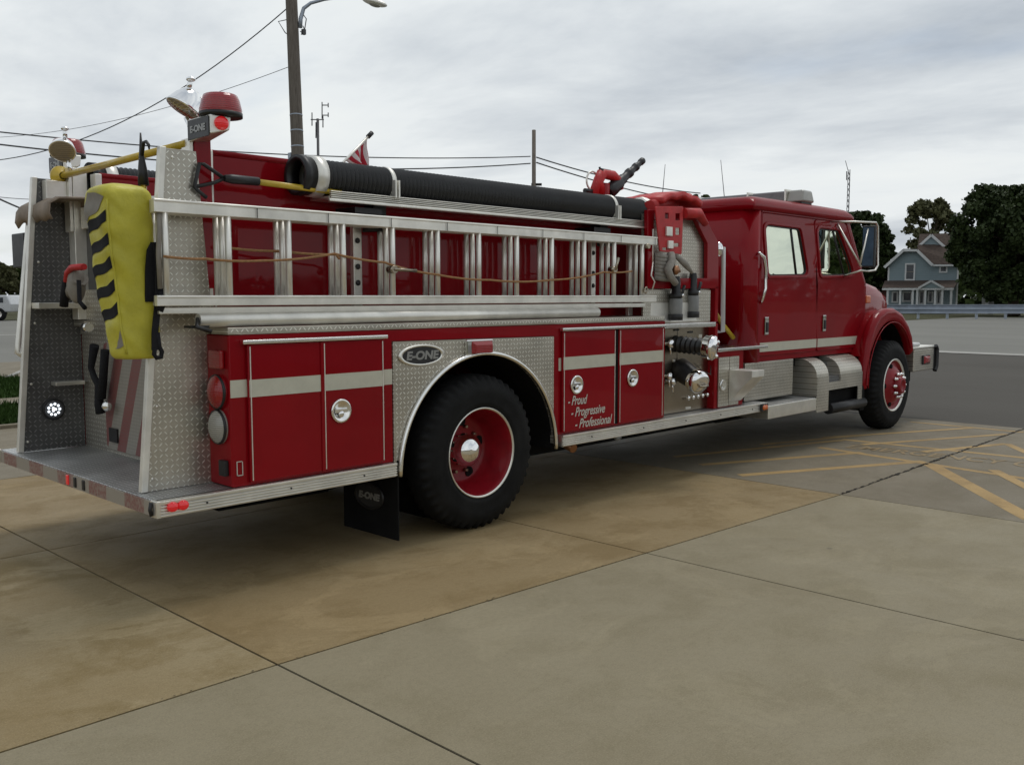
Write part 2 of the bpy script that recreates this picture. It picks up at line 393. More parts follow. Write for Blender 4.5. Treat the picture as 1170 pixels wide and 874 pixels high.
def rpoly(pts, r=.03, n=5):      # rounded polygon; r a number or one per corner
    out = []; m = len(pts)
    for i, p in enumerate(pts):
        rr = r[i] if isinstance(r, (list, tuple)) else r
        p = Vector(p); a = Vector(pts[i - 1]); b = Vector(pts[(i + 1) % m])
        if rr <= 0: out.append(tuple(p)); continue
        da = (a - p).normalized(); db = (b - p).normalized()
        ang = da.angle(db); d = min(rr / math.tan(ang / 2), (a - p).length * .48, (b - p).length * .48)
        s0 = p + da * d; s1 = p + db * d
        for k in range(n + 1):
            t = k / n; q = s0 * (1 - t) ** 2 + p * 2 * t * (1 - t) + s1 * t * t; out.append(tuple(q))
    return out
def arc(cx, cz, r, a0, a1, n=24, rz=None):
    rz = rz or r
    return [(cx + r * math.cos(R(a0 + (a1 - a0) * k / n)), cz + rz * math.sin(R(a0 + (a1 - a0) * k / n))) for k in range(n + 1)]

def panel(name, mat, parent, outline, plane, depth0, depth1, holes=(), bevel=0., origin=None, bres=2):
    """filled 2D outline (with holes) given thickness. plane 'xz' (depth along y), 'yz' (depth along x), 'xy' (depth along z)"""
    cu = bpy.data.curves.new('tmp', 'CURVE'); cu.dimensions = '2D'; cu.fill_mode = 'BOTH'
    th = abs(depth1 - depth0); cu.bevel_depth = bevel; cu.bevel_resolution = bres; cu.offset = -bevel
    cu.extrude = max(th / 2 - bevel, 0)
    for poly in [outline, *holes]:
        sp = cu.splines.new('POLY'); sp.points.add(len(poly) - 1); sp.use_cyclic_u = True
        for q, pt in zip(sp.points, poly): q.co = (pt[0], pt[1], 0, 1)
    ob = bpy.data.objects.new('tmp', cu); COL.objects.link(ob)
    dg = bpy.context.evaluated_depsgraph_get(); me = bpy.data.meshes.new_from_object(ob.evaluated_get(dg))
    bpy.data.objects.remove(ob); bpy.data.curves.remove(cu)
    mid = (depth0 + depth1) / 2
    o = ORG[parent] if parent is not None else Vector(origin if origin is not None else (0, 0, 0))
    for v in me.vertices:
        a, b, c = v.co
        w = {'xz': (a, mid + c, b), 'yz': (mid + c, a, b), 'xy': (a, b, mid + c)}[plane]
        v.co = Vector(w) - o
    me.materials.clear(); me.materials.append(mat); me.name = name
    bm = bmesh.new(); bm.from_mesh(me); bmesh.ops.remove_doubles(bm, verts=bm.verts, dist=1e-6); bmesh.ops.recalc_face_normals(bm, faces=bm.faces)
    for e in bm.edges:
        if len(e.link_faces) == 2 and e.calc_face_angle() > R(38): e.smooth = False
    ax_i = {'xz': 1, 'yz': 0, 'xy': 2}[plane]
    for f in bm.faces: f.smooth = abs(f.normal[ax_i]) < .999
    bm.to_mesh(me); bm.free()
    return link(name, me, parent, o)

def text_mesh(name, body, size, origin_pt, ux, uz, mat, parent, thick=.0015, shear=0., sx=1., align='LEFT', origin=None, bold=0.):
    cu = bpy.data.curves.new('tmp', 'FONT'); cu.body = body; cu.size = size; cu.shear = shear; cu.extrude = thick; cu.align_x = align; cu.offset = bold
    ob = bpy.data.objects.new('tmp', cu); COL.objects.link(ob)
    dg = bpy.context.evaluated_depsgraph_get(); me = bpy.data.meshes.new_from_object(ob.evaluated_get(dg))
    bpy.data.objects.remove(ob); bpy.data.curves.remove(cu)
    ux = Vector(ux).normalized(); uz = Vector(uz).normalized(); nn = ux.cross(uz)
    o = ORG[parent] if parent is not None else Vector(origin if origin is not None else (0, 0, 0))
    for v in me.vertices: v.co = Vector(origin_pt) + ux * v.co.x * sx + uz * v.co.y + nn * v.co.z - o
    me.materials.clear(); me.materials.append(mat)
    return link(name, me, parent, o)

exec_parts = []
# ================================================================== GROUND
def sheet(name, mat, pts, z, origin=(0, 0, 0)):
    mb = MB(); mb.f([mb.v((x, y, z)) for x, y in pts]); return struct(mb.build(name, mat, origin=origin))
sheet('ground', M['verge'], [(-500, -500), (900, -500), (900, 900), (-500, 900)], -.03)
sheet('road', M['asphalt'], [(7.9, -60), (25, -60), (25, 14.72), (-60, 14.72), (-60, 14.7), (7.9, 14.7)], -.012)
# apron slabs
jx = [-9.7, -7.2, -4.68, -2.165, .372, 2.845, 5.4, 7.97]
def jy(x):   # the long joint near y=-1.2 is not quite straight
    ks = [(-12, -.98), (-3.26, -1.048), (-2.16, -1.073), (.372, -1.182), (2.845, -1.30), (7.97, -1.245)]
    for (a, b), (c, d) in zip(ks, ks[1:]):
        if x <= c: return b + (d - b) * (x - a) / (c - a)
    return ks[-1][1]
g = .006
for i in range(len(jx) - 1):
    a, b = jx[i] + g, jx[i + 1] - g
    for k, (lo, hi, mat) in enumerate(((-11.0, -6.0, 'conc_grey'), (-6.0, None, 'conc_grey'), (None, 1.55, 'conc_brown'), (1.55, 4.2, 'conc_brown'), (4.2, 7.6, 'conc_far'))):
        if k == 2 and i <= 2: mat = 'conc_patchy'
        if k >= 2 and i >= 5: mat = 'conc_far'
        if k == 1 and i >= 5: mat = 'conc_far'
        y0a, y0b = (lo + g, lo + g) if lo is not None else (jy(a) + g, jy(b) + g)
        y1a, y1b = (hi - g, hi - g) if hi is not None else (jy(a) - g, jy(b) - g)
        mb = MB(); mb.hexa([(a, y0a, -.02), (b, y0b, -.02), (b, y1b, -.02), (a, y1a, -.02), (a, y0a, 0), (b, y0b, 0), (b, y1b, 0), (a, y1a, 0)])
        struct(mb.build('concrete_apron', M[mat]))
sheet('joint_filler', M['joint'], [(-9.7, -11), (7.97, -11), (7.97, 7.6), (-9.7, 7.6)], -.006)
# irregular grass and dirt in the long joint
mb = MB()
rnd = random.Random(3)
for q in range(420):
    x = rnd.choice([rnd.uniform(2.85, 7.9)] * 3 + [rnd.uniform(-3, 2.8)]); y = jy(x) + rnd.uniform(-.012, .012)
    s = rnd.uniform(.002, .013) * (1.0 if x > 2.8 else .25)
    ring = [(x + 2.6 * s * math.cos(t) * rnd.uniform(.6, 1.2), y + s * math.sin(t) * rnd.uniform(.6, 1.2), .003 + s * .2) for t in [k * math.pi / 4 for k in range(8)]]
    mb.f([mb.v(p) for p in ring])
for (px, py) in ():
    c = PZ(px, py)
    for q in range(5):
        x, y = c.x + rnd.uniform(-.006, .006), c.y + rnd.uniform(-.05, .05); s = .007
        mb.f([mb.v((x + s * math.cos(t) * rnd.uniform(.5, 1.2), y + 1.6 * s * math.sin(t) * rnd.uniform(.6, 1.2), .004)) for t in [k * math.pi / 4 for k in range(8)]])
tag(mb.build('joint_debris', M['joint']), 'dark dirt and weeds caught in the cracks between the concrete slabs', 'dirt', kind='stuff')
# pavement beyond the apron on the left: grass strips, walk, concrete, road
for nm, mt, y0, y1, z in (('grass_strip', 'grass', 7.6, 9.95, .03), ('sidewalk', 'conc_far', 9.95, 10.75, .04), ('grass_strip', 'grass', 10.75, 14.7, .03), ('driveway', 'conc_far', 14.7, 19.6, .004)):
    sheet(nm, M[mt], [(-40, y0), (7.9, y0), (7.9, y1), (-40, y1)], z)
mbk = MB(); mbk.box(-40, 7.9, 7.52, 7.62, -.02, .045); mbk.box(-40, 7.9, 14.66, 14.76, -.02, .045); struct(mbk.build('kerb', M['conc_far'], bevel=.01))
sheet('road', M['asphalt_light'], [(-120, 19.6), (7.9, 19.6), (7.9, 14.73), (24, 14.73), (24, 64), (-120, 64)], 0)
sheet('road_marking', M['white_line'], [PZ(0, 437).xy, PZ(34, 421).xy, PZ(34, 418.5).xy, PZ(0, 433.5).xy], .012)
sheet('road_marking', M['white_line'], [(-40, 36.0), (20, 36.0), (20, 36.5), (-40, 36.5)], .008)
# right: pale asphalt lot beyond a white line
sheet('road_marking', M['white_line'], [(22.9, -60), (23.7, -60), (23.7, 14), (22.9, 14)], 0)
sheet('parking_lot', M['asphalt_light'], [(23.7, -60), (78, -60), (70, 19), (23.7, 19)], -.004)

bm = bmesh.new(); rl_ = random.Random(9)
for q in range(26000):
    x = rl_.uniform(-2.5, 4.2); y = rl_.choice([rl_.uniform(7.62, 9.95), rl_.uniform(10.75, 14.7)]); h_ = rl_.uniform(.03, .11); a_ = rl_.uniform(0, 6.28); w_ = .012
    bm.faces.new([bm.verts.new(p) for p in ((x - w_ * math.cos(a_), y - w_ * math.sin(a_), .028), (x + w_ * math.cos(a_), y + w_ * math.sin(a_), .028), (x + rl_.uniform(-.04, .04), y + rl_.uniform(-.04, .04), .03 + h_))])
me_ = bpy.data.meshes.new('lawn_grass'); bm.to_mesh(me_); bm.free(); me_.materials.append(M['grass']); og_ = bpy.data.objects.new('lawn_grass', me_); COL.objects.link(og_)
tag(og_, 'short green grass growing on the strips beside the sidewalk', 'grass', kind='stuff')

# yellow painted keep-clear box on the apron
mb = MB()
def stroke(a, b, w, z=.004):
    a = Vector((a[0], a[1])); b = Vector((b[0], b[1])); d = (b - a).normalized(); n = Vector((-d.y, d.x)) * w / 2
    mb.f([mb.v((*q, z)) for q in (a - n, b - n, b + n, a + n)])
def pz(x, y): p = PZ(x, y); return (p.x, p.y)
lines = [((1062, 530), (1180, 594), .14), ((845, 543), (1055, 527), .10), ((800, 531), (985, 517), .09), ((935, 511), (1180, 548), .09), ((962, 502), (1180, 524), .09),
         ((1055, 516), (1150, 507), .09), ((1150, 507), (1180, 520), .09), ((985, 508), (1150, 496), .08), ((940, 500), (1110, 489), .08), ((1040, 482), (1170, 494), .08), ((870, 508), (1000, 496), .08), ((1135, 537), (1180, 560), .10), ((770, 522), (962, 503), .08)]
for i, (a, b, w) in enumerate(lines): stroke(pz(*a), pz(*b), w, .0008 + i * .00013)
struct(mb.build('painted_marking', M['road_paint']))
a0 = PZ(964, 511.5); a1 = PZ(1144, 530.5); ux = (a1 - a0); wtot = ux.length
uz = Vector((-ux.y, ux.x, 0)).normalized()
if uz.dot(VH) < 0: uz = -uz
tx = text_mesh('painted_lettering', 'EMERGENCY', .36, a0 + Vector((0, 0, .012)), ux, uz, M['text_paint'], None, .0005)
wid = max(v.co.dot(ux.normalized()) for v in tx.data.vertices) - a0.dot(ux.normalized())
bpy.data.meshes.remove(tx.data)
sx = wtot / wid
tx = text_mesh('painted_lettering', 'EMERGENCY ONLY', .36, a0 + Vector((0, 0, .0033)), ux, uz, M['text_paint'], None, 0, sx=sx, bold=.004)
struct(tx)

# ================================================================== TRUCK
T = empty('fire_truck', (2.3, 1.14, 0), 'red fire engine with crew cab and ladders along its side, parked on the concrete apron', 'fire truck')

def side(outline_px, y): return [(PY(px, py, y).x, PY(px, py, y).z) for px, py in outline_px]

# --- chassis
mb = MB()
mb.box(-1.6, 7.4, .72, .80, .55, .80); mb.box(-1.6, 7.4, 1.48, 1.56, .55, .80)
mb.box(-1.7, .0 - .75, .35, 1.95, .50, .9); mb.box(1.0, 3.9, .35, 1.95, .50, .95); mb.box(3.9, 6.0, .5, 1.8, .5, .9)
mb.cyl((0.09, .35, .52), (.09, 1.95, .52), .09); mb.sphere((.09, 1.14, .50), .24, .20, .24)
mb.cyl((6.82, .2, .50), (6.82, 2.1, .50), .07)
mb.box(-1.60, -.64, .34, 2.0, .40, .53); mb.box(-1.45, -.64, .72, 1.9, .26, .401); mb.box(.95, 3.9, .34, 2.0, .35, .56); mb.box(1.0, 3.9, .85, 1.9, .22, .36); mb.box(3.9, 6.1, .50, 1.80, .30, .56); mb.box(-.75, .9, .85, 1.45, .36, .56); mb.box(7.4, 7.9, .4, 1.9, .4, .7)  # low boxes here and on the next line added to block light underneath
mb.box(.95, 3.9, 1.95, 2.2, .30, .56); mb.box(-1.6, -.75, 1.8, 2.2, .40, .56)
mb.build('chassis_and_shade_boxes', M['black_matte'], T)
mb = MB(); mb.tube([(1.2, .55, .50), (1.25, .30, .45), (1.22, .12, .40)], .035, 12); mb.build('exhaust_pipe', M['copper'], T)
mb = MB(); mb.tube([(1.72, .25, .53), (1.74, .12, .46), (1.74, .08, .42)], .028, 12); mb.build('drain_pipe', M['galv'], T)

# --- rear body shell: side faces
WR = (.12, .53); RA = .735     # wheel arch centre / radius
ARCX0, ARCX1 = -.60, .845
arch = [(WR[0] + RA * math.cos(R(a)), .46 + .73 * math.sin(R(a))) for a in [0 + 180 * k / 40 for k in range(41)]]   # right to left over the top
# tank/box behind everything (dark red interior faces)
mb = MB(); mb.box(-1.695, -.66, .03, .236, .56, 1.36); mb.box(-1.695, -.66, 2.05, 2.25, .56, 1.36); mb.box(-1.59, -.66, .236, 2.05, .56, 1.355); mb.box(.92, 2.2, .12, 2.16, .56, 1.36); mb.box(-.66, .92, .62, 1.66, 1.22, 1.36)
mb.build('body_core', M['red'], T)
# wheel well liners
mb = MB()
for k in range(40):
    (xa, za), (xb, zb) = arch[k], arch[k + 1]
    mb.quad((xa, .02, za), (xb, .02, zb), (xb, .62, zb), (xa, .62, za))
mb.build('wheel_well', M['black_matte'], T, solid=.006)
mb = MB()
for k in range(40):
    (xa, za), (xb, zb) = arch[k], arch[k + 1]
    mb.quad((xa, 1.66, za), (xb, 1.66, zb), (xb, 2.26, zb), (xa, 2.26, za))
mb.build('wheel_well', M['black_matte'], T, solid=.006)
# red body side skin, full length above arch and around doors
def body_side(y0, y1):
    out = [(-1.75, .555), (-.655, .555), (-.655, 1.302), (.845, 1.288), (.845, .50), (.90, .50), (.90, .555), (2.235, .555), (2.235, 1.372), (-1.75, 1.372)]
    return panel('body_side_panel', M['red'], T, out, 'xz', y0, y1, bevel=.003)
body_side(.002, .03); body_side(2.25, 2.278)
def fender_plate(y0, y1):
    out = [(-.652, .50)] + [(-.62, .46)] + arch[::-1][1:-1] + [(.842, .50), (.842, 1.285), (-.652, 1.299)]
    return panel('wheel_panel', M['plate_xz'], T, out, 'xz', y0, y1)
fp = fender_plate(-.004, .028); fender_plate(2.252, 2.282)
# polished arch lip
mb = MB()
for yy in (-.018, 2.298): mb.tube([(x, yy, z) for x, z in [(WR[0] + .735 * math.cos(R(a)), .46 + .735 * math.sin(R(a))) for a in [0 + 180 * k / 60 for k in range(61)]]], .016, 8)
mb.build('wheel_arch_trim', M['alu_bright'], T)
# red rear faces of the side compartments and lights
mb = MB(); mb.box(-1.755, -1.70, .003, .235, .555, 1.372); mb.box(-1.755, -1.70, 2.045, 2.277, .555, 1.372); mb.build('rear_corner_panel', M['red'], T, bevel=.008)
# stripes
mb = MB()
for (xa, xb, za, zb) in ((-1.75, -.656, 1.038, 1.132), (.902, 2.236, 1.030, 1.124)):
    for y in (0,): mb.box(xa, xb, -.0005, .004, za, zb)
    mb.box(xa, xb, 2.277, 2.281, za, zb)
mb.build('reflective_stripe', M['stripe'], T)
# top deck of side compartments (tread plate strip)
mb = MB(); mb.box(-1.76, 2.24, -.006, .42, 1.374, 1.412); mb.box(-1.76, 2.24, 1.86, 2.286, 1.374, 1.412); mb.build('compartment_top', M['plate_xz'], T, bevel=.004)

def comp_door(x0, x1, z0, z1, handle=None, y=0., split=None):
    """flush lift-off door slightly proud of the side with its stripe continuing"""
    d = panel('compartment_door', M['red'], T, [(x0, z0), (x1, z0), (x1, z1), (x0, z1)], 'xz', y - .022, y - .002, bevel=.004)
    mb = MB(); mb.box(x0 + .004, x1 - .004, y - .0245, y - .0225, 1.036, 1.130); mb.build('stripe', M['stripe'], d)
    mb = MB()
    for xx in (x0 + .012, x1 - .012):
        if handle is None and xx > (x0 + x1) / 2: continue
        mb.box(xx - .003, xx + .003, y - .026, y - .0215, z0 + .01, z1 - .01)
    mb.build('edge_trim', M['alu'], d)
    if handle:
        hx, hz = handle
        mb = MB(); mb.lathe([(0, .0), (.0, .068), (.010, .072), (.016, .066), (.014, .054), (.004, .046), (.002, 0)], (hx, y - .022, hz), (0, -1, 0), 40)
        h = mb.build('handle', M['alu_bright'], d)
        mb = MB(); mb.box(hx - .042, hx + .042, y - .036, y - .026, hz - .010, hz + .012); mb.sphere((hx, y - .032, hz - .018), .020, .008, .020, 14, 8)
        mb.build('latch', M['chrome'], h, bevel=.003)
    return d
comp_door(-1.655, -1.190, .572, 1.318)
comp_door(-1.180, -.735, .572, 1.318, (-1.062, .912))
comp_door(.925, 1.555, .572, 1.318, (1.075, .918))
comp_door(1.600, 2.205, .572, 1.318, (1.770, .925))
mb = MB(); mb.box(-1.196, -1.172, -.030, -.002, .572, 1.318); mb.build('door_overlap_strip', M['red'], T, bevel=.004)
mb = MB(); mb.box(1.557, 1.598, -.012, -.003, .572, 1.318); mb.build('door_gap', M['black_matte'], T)
mb = MB(); mb.box(-1.69, -.715, -.040, -.004, 1.322, 1.345); mb.box(.905, 2.215, -.040, -.004, 1.322, 1.345)
mb.build('drip_rail', M['alu_bright'], T, bevel=.004)
# small outlined sockets and black box on rear corner
mb = MB()
for (a, b_) in ((-1.74, -1.715), (-1.705, -1.68)):
    pass
for (x0, x1, z0, z1) in ((-1.728, -1.695, .615, .69),):
    mb.box(x0, x1, -.004, -.001, z0, z0 + .004); mb.box(x0, x1, -.004, -.001, z1, z1 + .004); mb.box(x0, x0 + .004, -.004, -.001, z0, z1); mb.box(x1, x1 + .004, -.004, -.001, z0, z1)
mb.build('sticker_outline', M['lettering'], T)
# lettering
text_specs = [('- Proud', 648.5, 463.5, 671), ('- Progressive', 652, 476.5, 691), ('- Professional', 656.5, 489.5, 699)]
for s, px, py, px2 in text_specs:
    p = PY(px, py, -.026); q = PY(px2, py - 2, -.026)
    cu_len = (q.x - p.x)
    o_ = text_mesh('tmp', s, .098, p, (1, 0, 0), (0, 0, 1), M['lettering'], T, .0006, shear=.35)
    w_ = max(v.co.x for v in o_.data.vertices) + ORG[T].x - p.x
    bpy.data.meshes.remove(o_.data)
    o_ = text_mesh('lettering', s, .098, (p.x, -.0262, p.z), (1, 0, 0), (0, 0, 1), M['lettering'], T, .0006, shear=.38, sx=cu_len / w_, bold=.0012)
# oval badge
def badge(parent, c, rx, rz, ux, uz, s=.075, ring='alu'):
    ux, uz = Vector(ux), Vector(uz); n = ux.cross(uz); c = Vector(c)
    mb = MB(); K = 40
    rings = []
    for (k_, off) in ((1.0, 0), (1.0, .010), (.86, .012), (.84, .006)):
        rings.append([mb.v(c + ux * rx * k_ * math.cos(2 * math.pi * i / K) + uz * rz * (k_ if k_ == 1 else k_ * .95) * math.sin(2 * math.pi * i / K) + n * off) for i in range(K)])
    for a, b_ in zip(rings, rings[1:]):
        for i in range(K): mb.f([a[i], a[(i + 1) % K], b_[(i + 1) % K], b_[i]], True)
    o = mb.build('badge', M[ring], parent)
    mb = MB(); mb.f([mb.v(c + ux * rx * .85 * math.cos(2 * math.pi * i / K) + uz * rz * .81 * math.sin(2 * math.pi * i / K) + n * .007) for i in range(K)]); mb.build('badge_face', M['badge_dark'], o)
    tt = text_mesh('badge_lettering', 'E-ONE', s, c - uz * s * .34 + n * .008, ux, uz, M['badge_letter'], o, .0015, shear=.15, sx=1.25, align='CENTER', bold=.003)
    return o
bc = PY(481.5, 405.8, -.006)
badge(T, (bc.x, -.006, bc.z), .190, .068, (1, 0, 0), (0, 0, 1), .072)
# marker light over wheel
c = PY(547, 396.5, -.01)
mb = MB(); mb.box(c.x - .125, c.x + .118, -.03, -.003, c.z - .052, c.z + .052); ml = mb.build('marker_light', M['chrome'], T, bevel=.008)
mb = MB(); mb.hexa([(c.x - .085, -.03, c.z - .042), (c.x + .108, -.03, c.z - .042), (c.x + .108, -.03, c.z + .042), (c.x - .085, -.03, c.z + .042), (c.x - .065, -.055, c.z - .038), (c.x + .09, -.055, c.z - .038), (c.x + .09, -.055, c.z + .018), (c.x - .065, -.055, c.z + .018)])
mb.build('lens', M['lens_red'], ml, bevel=.004)

# --- rub rails (ribbed aluminium)
def rub_rail(x0, x1, ya=-.045, z0=.468, z1=.552):
    mb = MB(); mb.box(x0, x1, ya + .012, .02, z0, z1)
    for k in range(5):
        z = z0 + .006 + k * (z1 - z0 - .008) / 5; mb.box(x0, x1, ya, ya + .012, z, z + .009)
    mb.box(x0, x1, ya - .002, ya + .014, z1 - .016, z1 + .002)
    o = mb.build('rub_rail', M['alu'], T, bevel=.0015, segs=1)
    mb = MB(); n = max(2, int((x1 - x0) / .5))
    for i in range(n): 
        xx = x0 + (i + .5) * (x1 - x0) / n; mb.cyl((xx, ya - .003, (z0 + z1) / 2), (xx, ya + .004, (z0 + z1) / 2), .006, n=8)
    mb.build('rail_bolt', M['black'], o)
    return o
rub_rail(-2.18, -.66); rub_rail(.905, 2.24)
# --- rear tailboard
mb = MB(); mb.box(-2.18, -1.70, .0, 2.28, .535, .552); mb.build('tailboard', M['plate_xy'], T, bevel=.003)
mb = MB(); mb.box(-2.16, -1.72, .02, 2.26, .47, .533); mb.build('tailboard_frame', M['black_matte'], T)
mb = MB(); mb.box(-2.192, -2.182, .02, 2.28, .472, .546); ts = mb.build('tailboard_edge', M['strip'], T)
mb = MB(); mb.box(-2.200, -2.176, -.048, .020, .470, .556); mb.box(-2.204, -2.18, 2.25, 2.30, .470, .556); mb.build('corner_cap', M['alu'], T, bevel=.004)
mb = MB(); mb.tube([(-2.205, .0, .48), (-2.212, .0, .51), (-2.205, .0, .548)], .010, 8); mb.build('corner_hook', M['black'], T)
for yy, mt in ((1.10, 'lens_red_lit'), (.99, 'black'), (.87, 'black')):
    mb = MB(); mb.box(-2.200, -2.19, yy - .016, yy + .016, .482, .540); mb.build('clearance_light', M[mt], T, bevel=.004)
c = PY(203.5, 578, -.05)
mb = MB()
for k in (-1, 1): mb.sphere((c.x + k * .028, -.050, c.z), .030, .02, .026, 16, 10)
mb.build('side_marker_light', M['lens_red_lit'], T)
# --- wing plates each side of the rear step
def wing(y0, y1, mat):
    out = [(-2.125, .555), (-1.716, .555), (-1.716, 1.40), (-1.785, 2.345), (-1.962, 2.345)]
    w = panel('wing_plate', M[mat], T, out, 'xz', y0, y1, bevel=.002)
    mb = MB(); d = .02
    mb.hexa([(-2.155, y0 - .012, .555), (-2.118, y0 - .012, .555), (-2.118, y1 + .012, .555), (-2.155, y1 + .012, .555), (-1.989, y0 - .012, 2.35), (-1.955, y0 - .012, 2.35), (-1.955, y1 + .012, 2.35), (-1.989, y1 + .012, 2.35)])
    mb.build('wing_edge', M['alu_dull'], w, bevel=.004)
    mb = MB()
    for z in (.62, 1.0, 1.4, 1.8, 2.3):
        x = -2.125 + .18 * (z - .555) / 1.79 + .03
        for yy, s in ((y0, -1), (y1, 1)): mb.sphere((x, yy, z), .009, .006, .009, 8, 6)
    mb.build('rivet', M['alu'], w)
    return w
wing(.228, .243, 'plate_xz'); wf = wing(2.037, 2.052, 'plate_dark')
# extra upper outer box on near side (the plate column continues above the ladder)
# hosebed
mb = MB(); mb.box(-1.62, 2.45, .40, .425, 1.412, 2.365); mb.box(-1.62, 2.45, 1.855, 1.88, 1.412, 2.365); mb.build('hosebed_wall', M['red'], T, bevel=.006)
mb = MB(); mb.tube([(-1.62, .412, 2.375), (2.45, .412, 2.375)], .02, 8); mb.tube([(-1.62, 1.868, 2.375), (2.45, 1.868, 2.375)], .02, 8); mb.build('hosebed_top_rail', M['red'], T)
mb = MB(); mb.box(-1.66, -1.615, .36, .44, 1.412, 2.385); mb.box(-1.66, -1.615, 1.84, 1.92, 1.412, 2.385); mb.build('hosebed_post', M['alu_dull'], T, bevel=.004)
mb = MB(); mb.box(-1.60, 2.4, .43, 1.85, 1.36, 1.40); mb.build('hosebed_floor', M['alu_dull'], T)
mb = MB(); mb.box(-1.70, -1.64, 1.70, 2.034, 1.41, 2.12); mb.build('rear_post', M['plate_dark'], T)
# far parapet plates seen above the step
mb = MB(); mb.box(-1.93, -1.80, 1.955, 2.03, 2.20, 2.33); mb.box(-1.74, -1.70, .45, 1.9, 2.02, 2.16); mb.build('rear_crossplate', M['alu_dull'], T, bevel=.004)
# rear wall
mb = MB(); mb.box(-1.72, -1.70, .245, 2.035, 1.32, 1.62); mb.box(-1.713, -1.60, .245, 2.035, .553, 1.40); mb.build('rear_wall', M['plate_yz'], T)
rd = panel('rear_compartment_door', M['chevron'], T, rpoly([(.36, .585), (1.62, .585), (1.62, 1.28), (.36, 1.28)], .05), 'yz', -1.745, -1.715, bevel=.006)
mb = MB(); mb.lathe([(0, 0), (0, .066), (.012, .072), (.02, .064), (.012, .048), (.004, 0)], (-1.742, .46, .965), (-1, 0, 0), 32); hd = mb.build('handle', M['alu_bright'], rd)
mb = MB(); mb.box(-1.775, -1.752, .425, .49, .955, .98); mb.build('latch', M['black'], hd)
mb = MB(); mb.box(-1.80, -1.74, .32, .47, 1.235, 1.25); mb.box(-1.77, -1.75, .44, .47, 1.20, 1.29); mb.box(-1.77, -1.75, .33, .35, 1.19, 1.30); mb.build('hinge', M['chrome'], rd, bevel=.003)
mb = MB(); mb.box(-1.757, -1.747, 1.43, 1.55, .64, .73); mb.build('vent', M['black'], rd)
# hosebed rear opening: layered hose ends
mb = MB()
for r_ in range(6):
    for c_ in range(11):
        mb.tube([(-1.60 + .02 * ((r_ + c_) % 3), .52 + c_ * .125, 1.66 + r_ * .062), (-1.0, .52 + c_ * .125, 1.66 + r_ * .062)], .030, 8)
tag(mb.build('packed_fire_hose', M['grey_hose'], origin=(-1.2, 1.14, 1.6)), 'grey canvas fire hose flaked into the rear hose bed behind the yellow bag', 'hose', kind='stuff')
# far wing details
mb = MB(); mb.box(-2.03, -1.74, 1.90, 2.03, 1.495, 1.535); mb.build('step_shelf', M['alu'], T, bevel=.004)
mb = MB(); mb.box(-1.93, -1.74, 1.94, 2.03, .985, 1.010); mb.build('step_shelf', M['alu'], T, bevel=.004)
p = PY(61, 467.5, 2.03)
mb = MB(); mb.lathe([(0, 0), (.0, .072), (.014, .072), (.016, .060), (.010, .056), (.009, 0)], (p.x, 2.032, p.z), (0, -1, 0), 32); lp_ = mb.build('step_light', M['black'], T)
mb = MB()
for rr_, nn_ in ((.010, 3), (.036, 9)):
    for k in range(nn_):
        a = 2 * math.pi * k / nn_; mb.sphere((p.x + rr_ * math.cos(a), 2.016, p.z + rr_ * math.sin(a)), .0095, .006, .0095, 8, 6)
mb.build('led', M['led'], lp_)
# --- tail lights on the rear corner face (face x=-1.755)
for z, rz, mt, yy in ((1.065, .095, 'lens_red', .115), (.875, .095, 'lens_clear', .115)):
    mb = MB(); mb.sphere((-1.757, yy, z), .052, .088, rz, 24, 14); mb.build('tail_light', M[mt], T)
    mb = MB(); mb.lathe([(0, .08), (.012, .096), (.02, .093), (.02, .08)], (-1.757, yy, z), (-1, 0, 0), 32); mb.build('lamp_ring', M['black'], T)
mb = MB(); mb.box(-1.785, -1.755, .04, .17, 1.19, 1.29); mb.build('reflector', M['lens_red'], T, bevel=.01)
mb = MB(); mb.box(-1.785, -1.755, .03, .09, .615, .70); mb.build('socket', M['black'], T, bevel=.005)

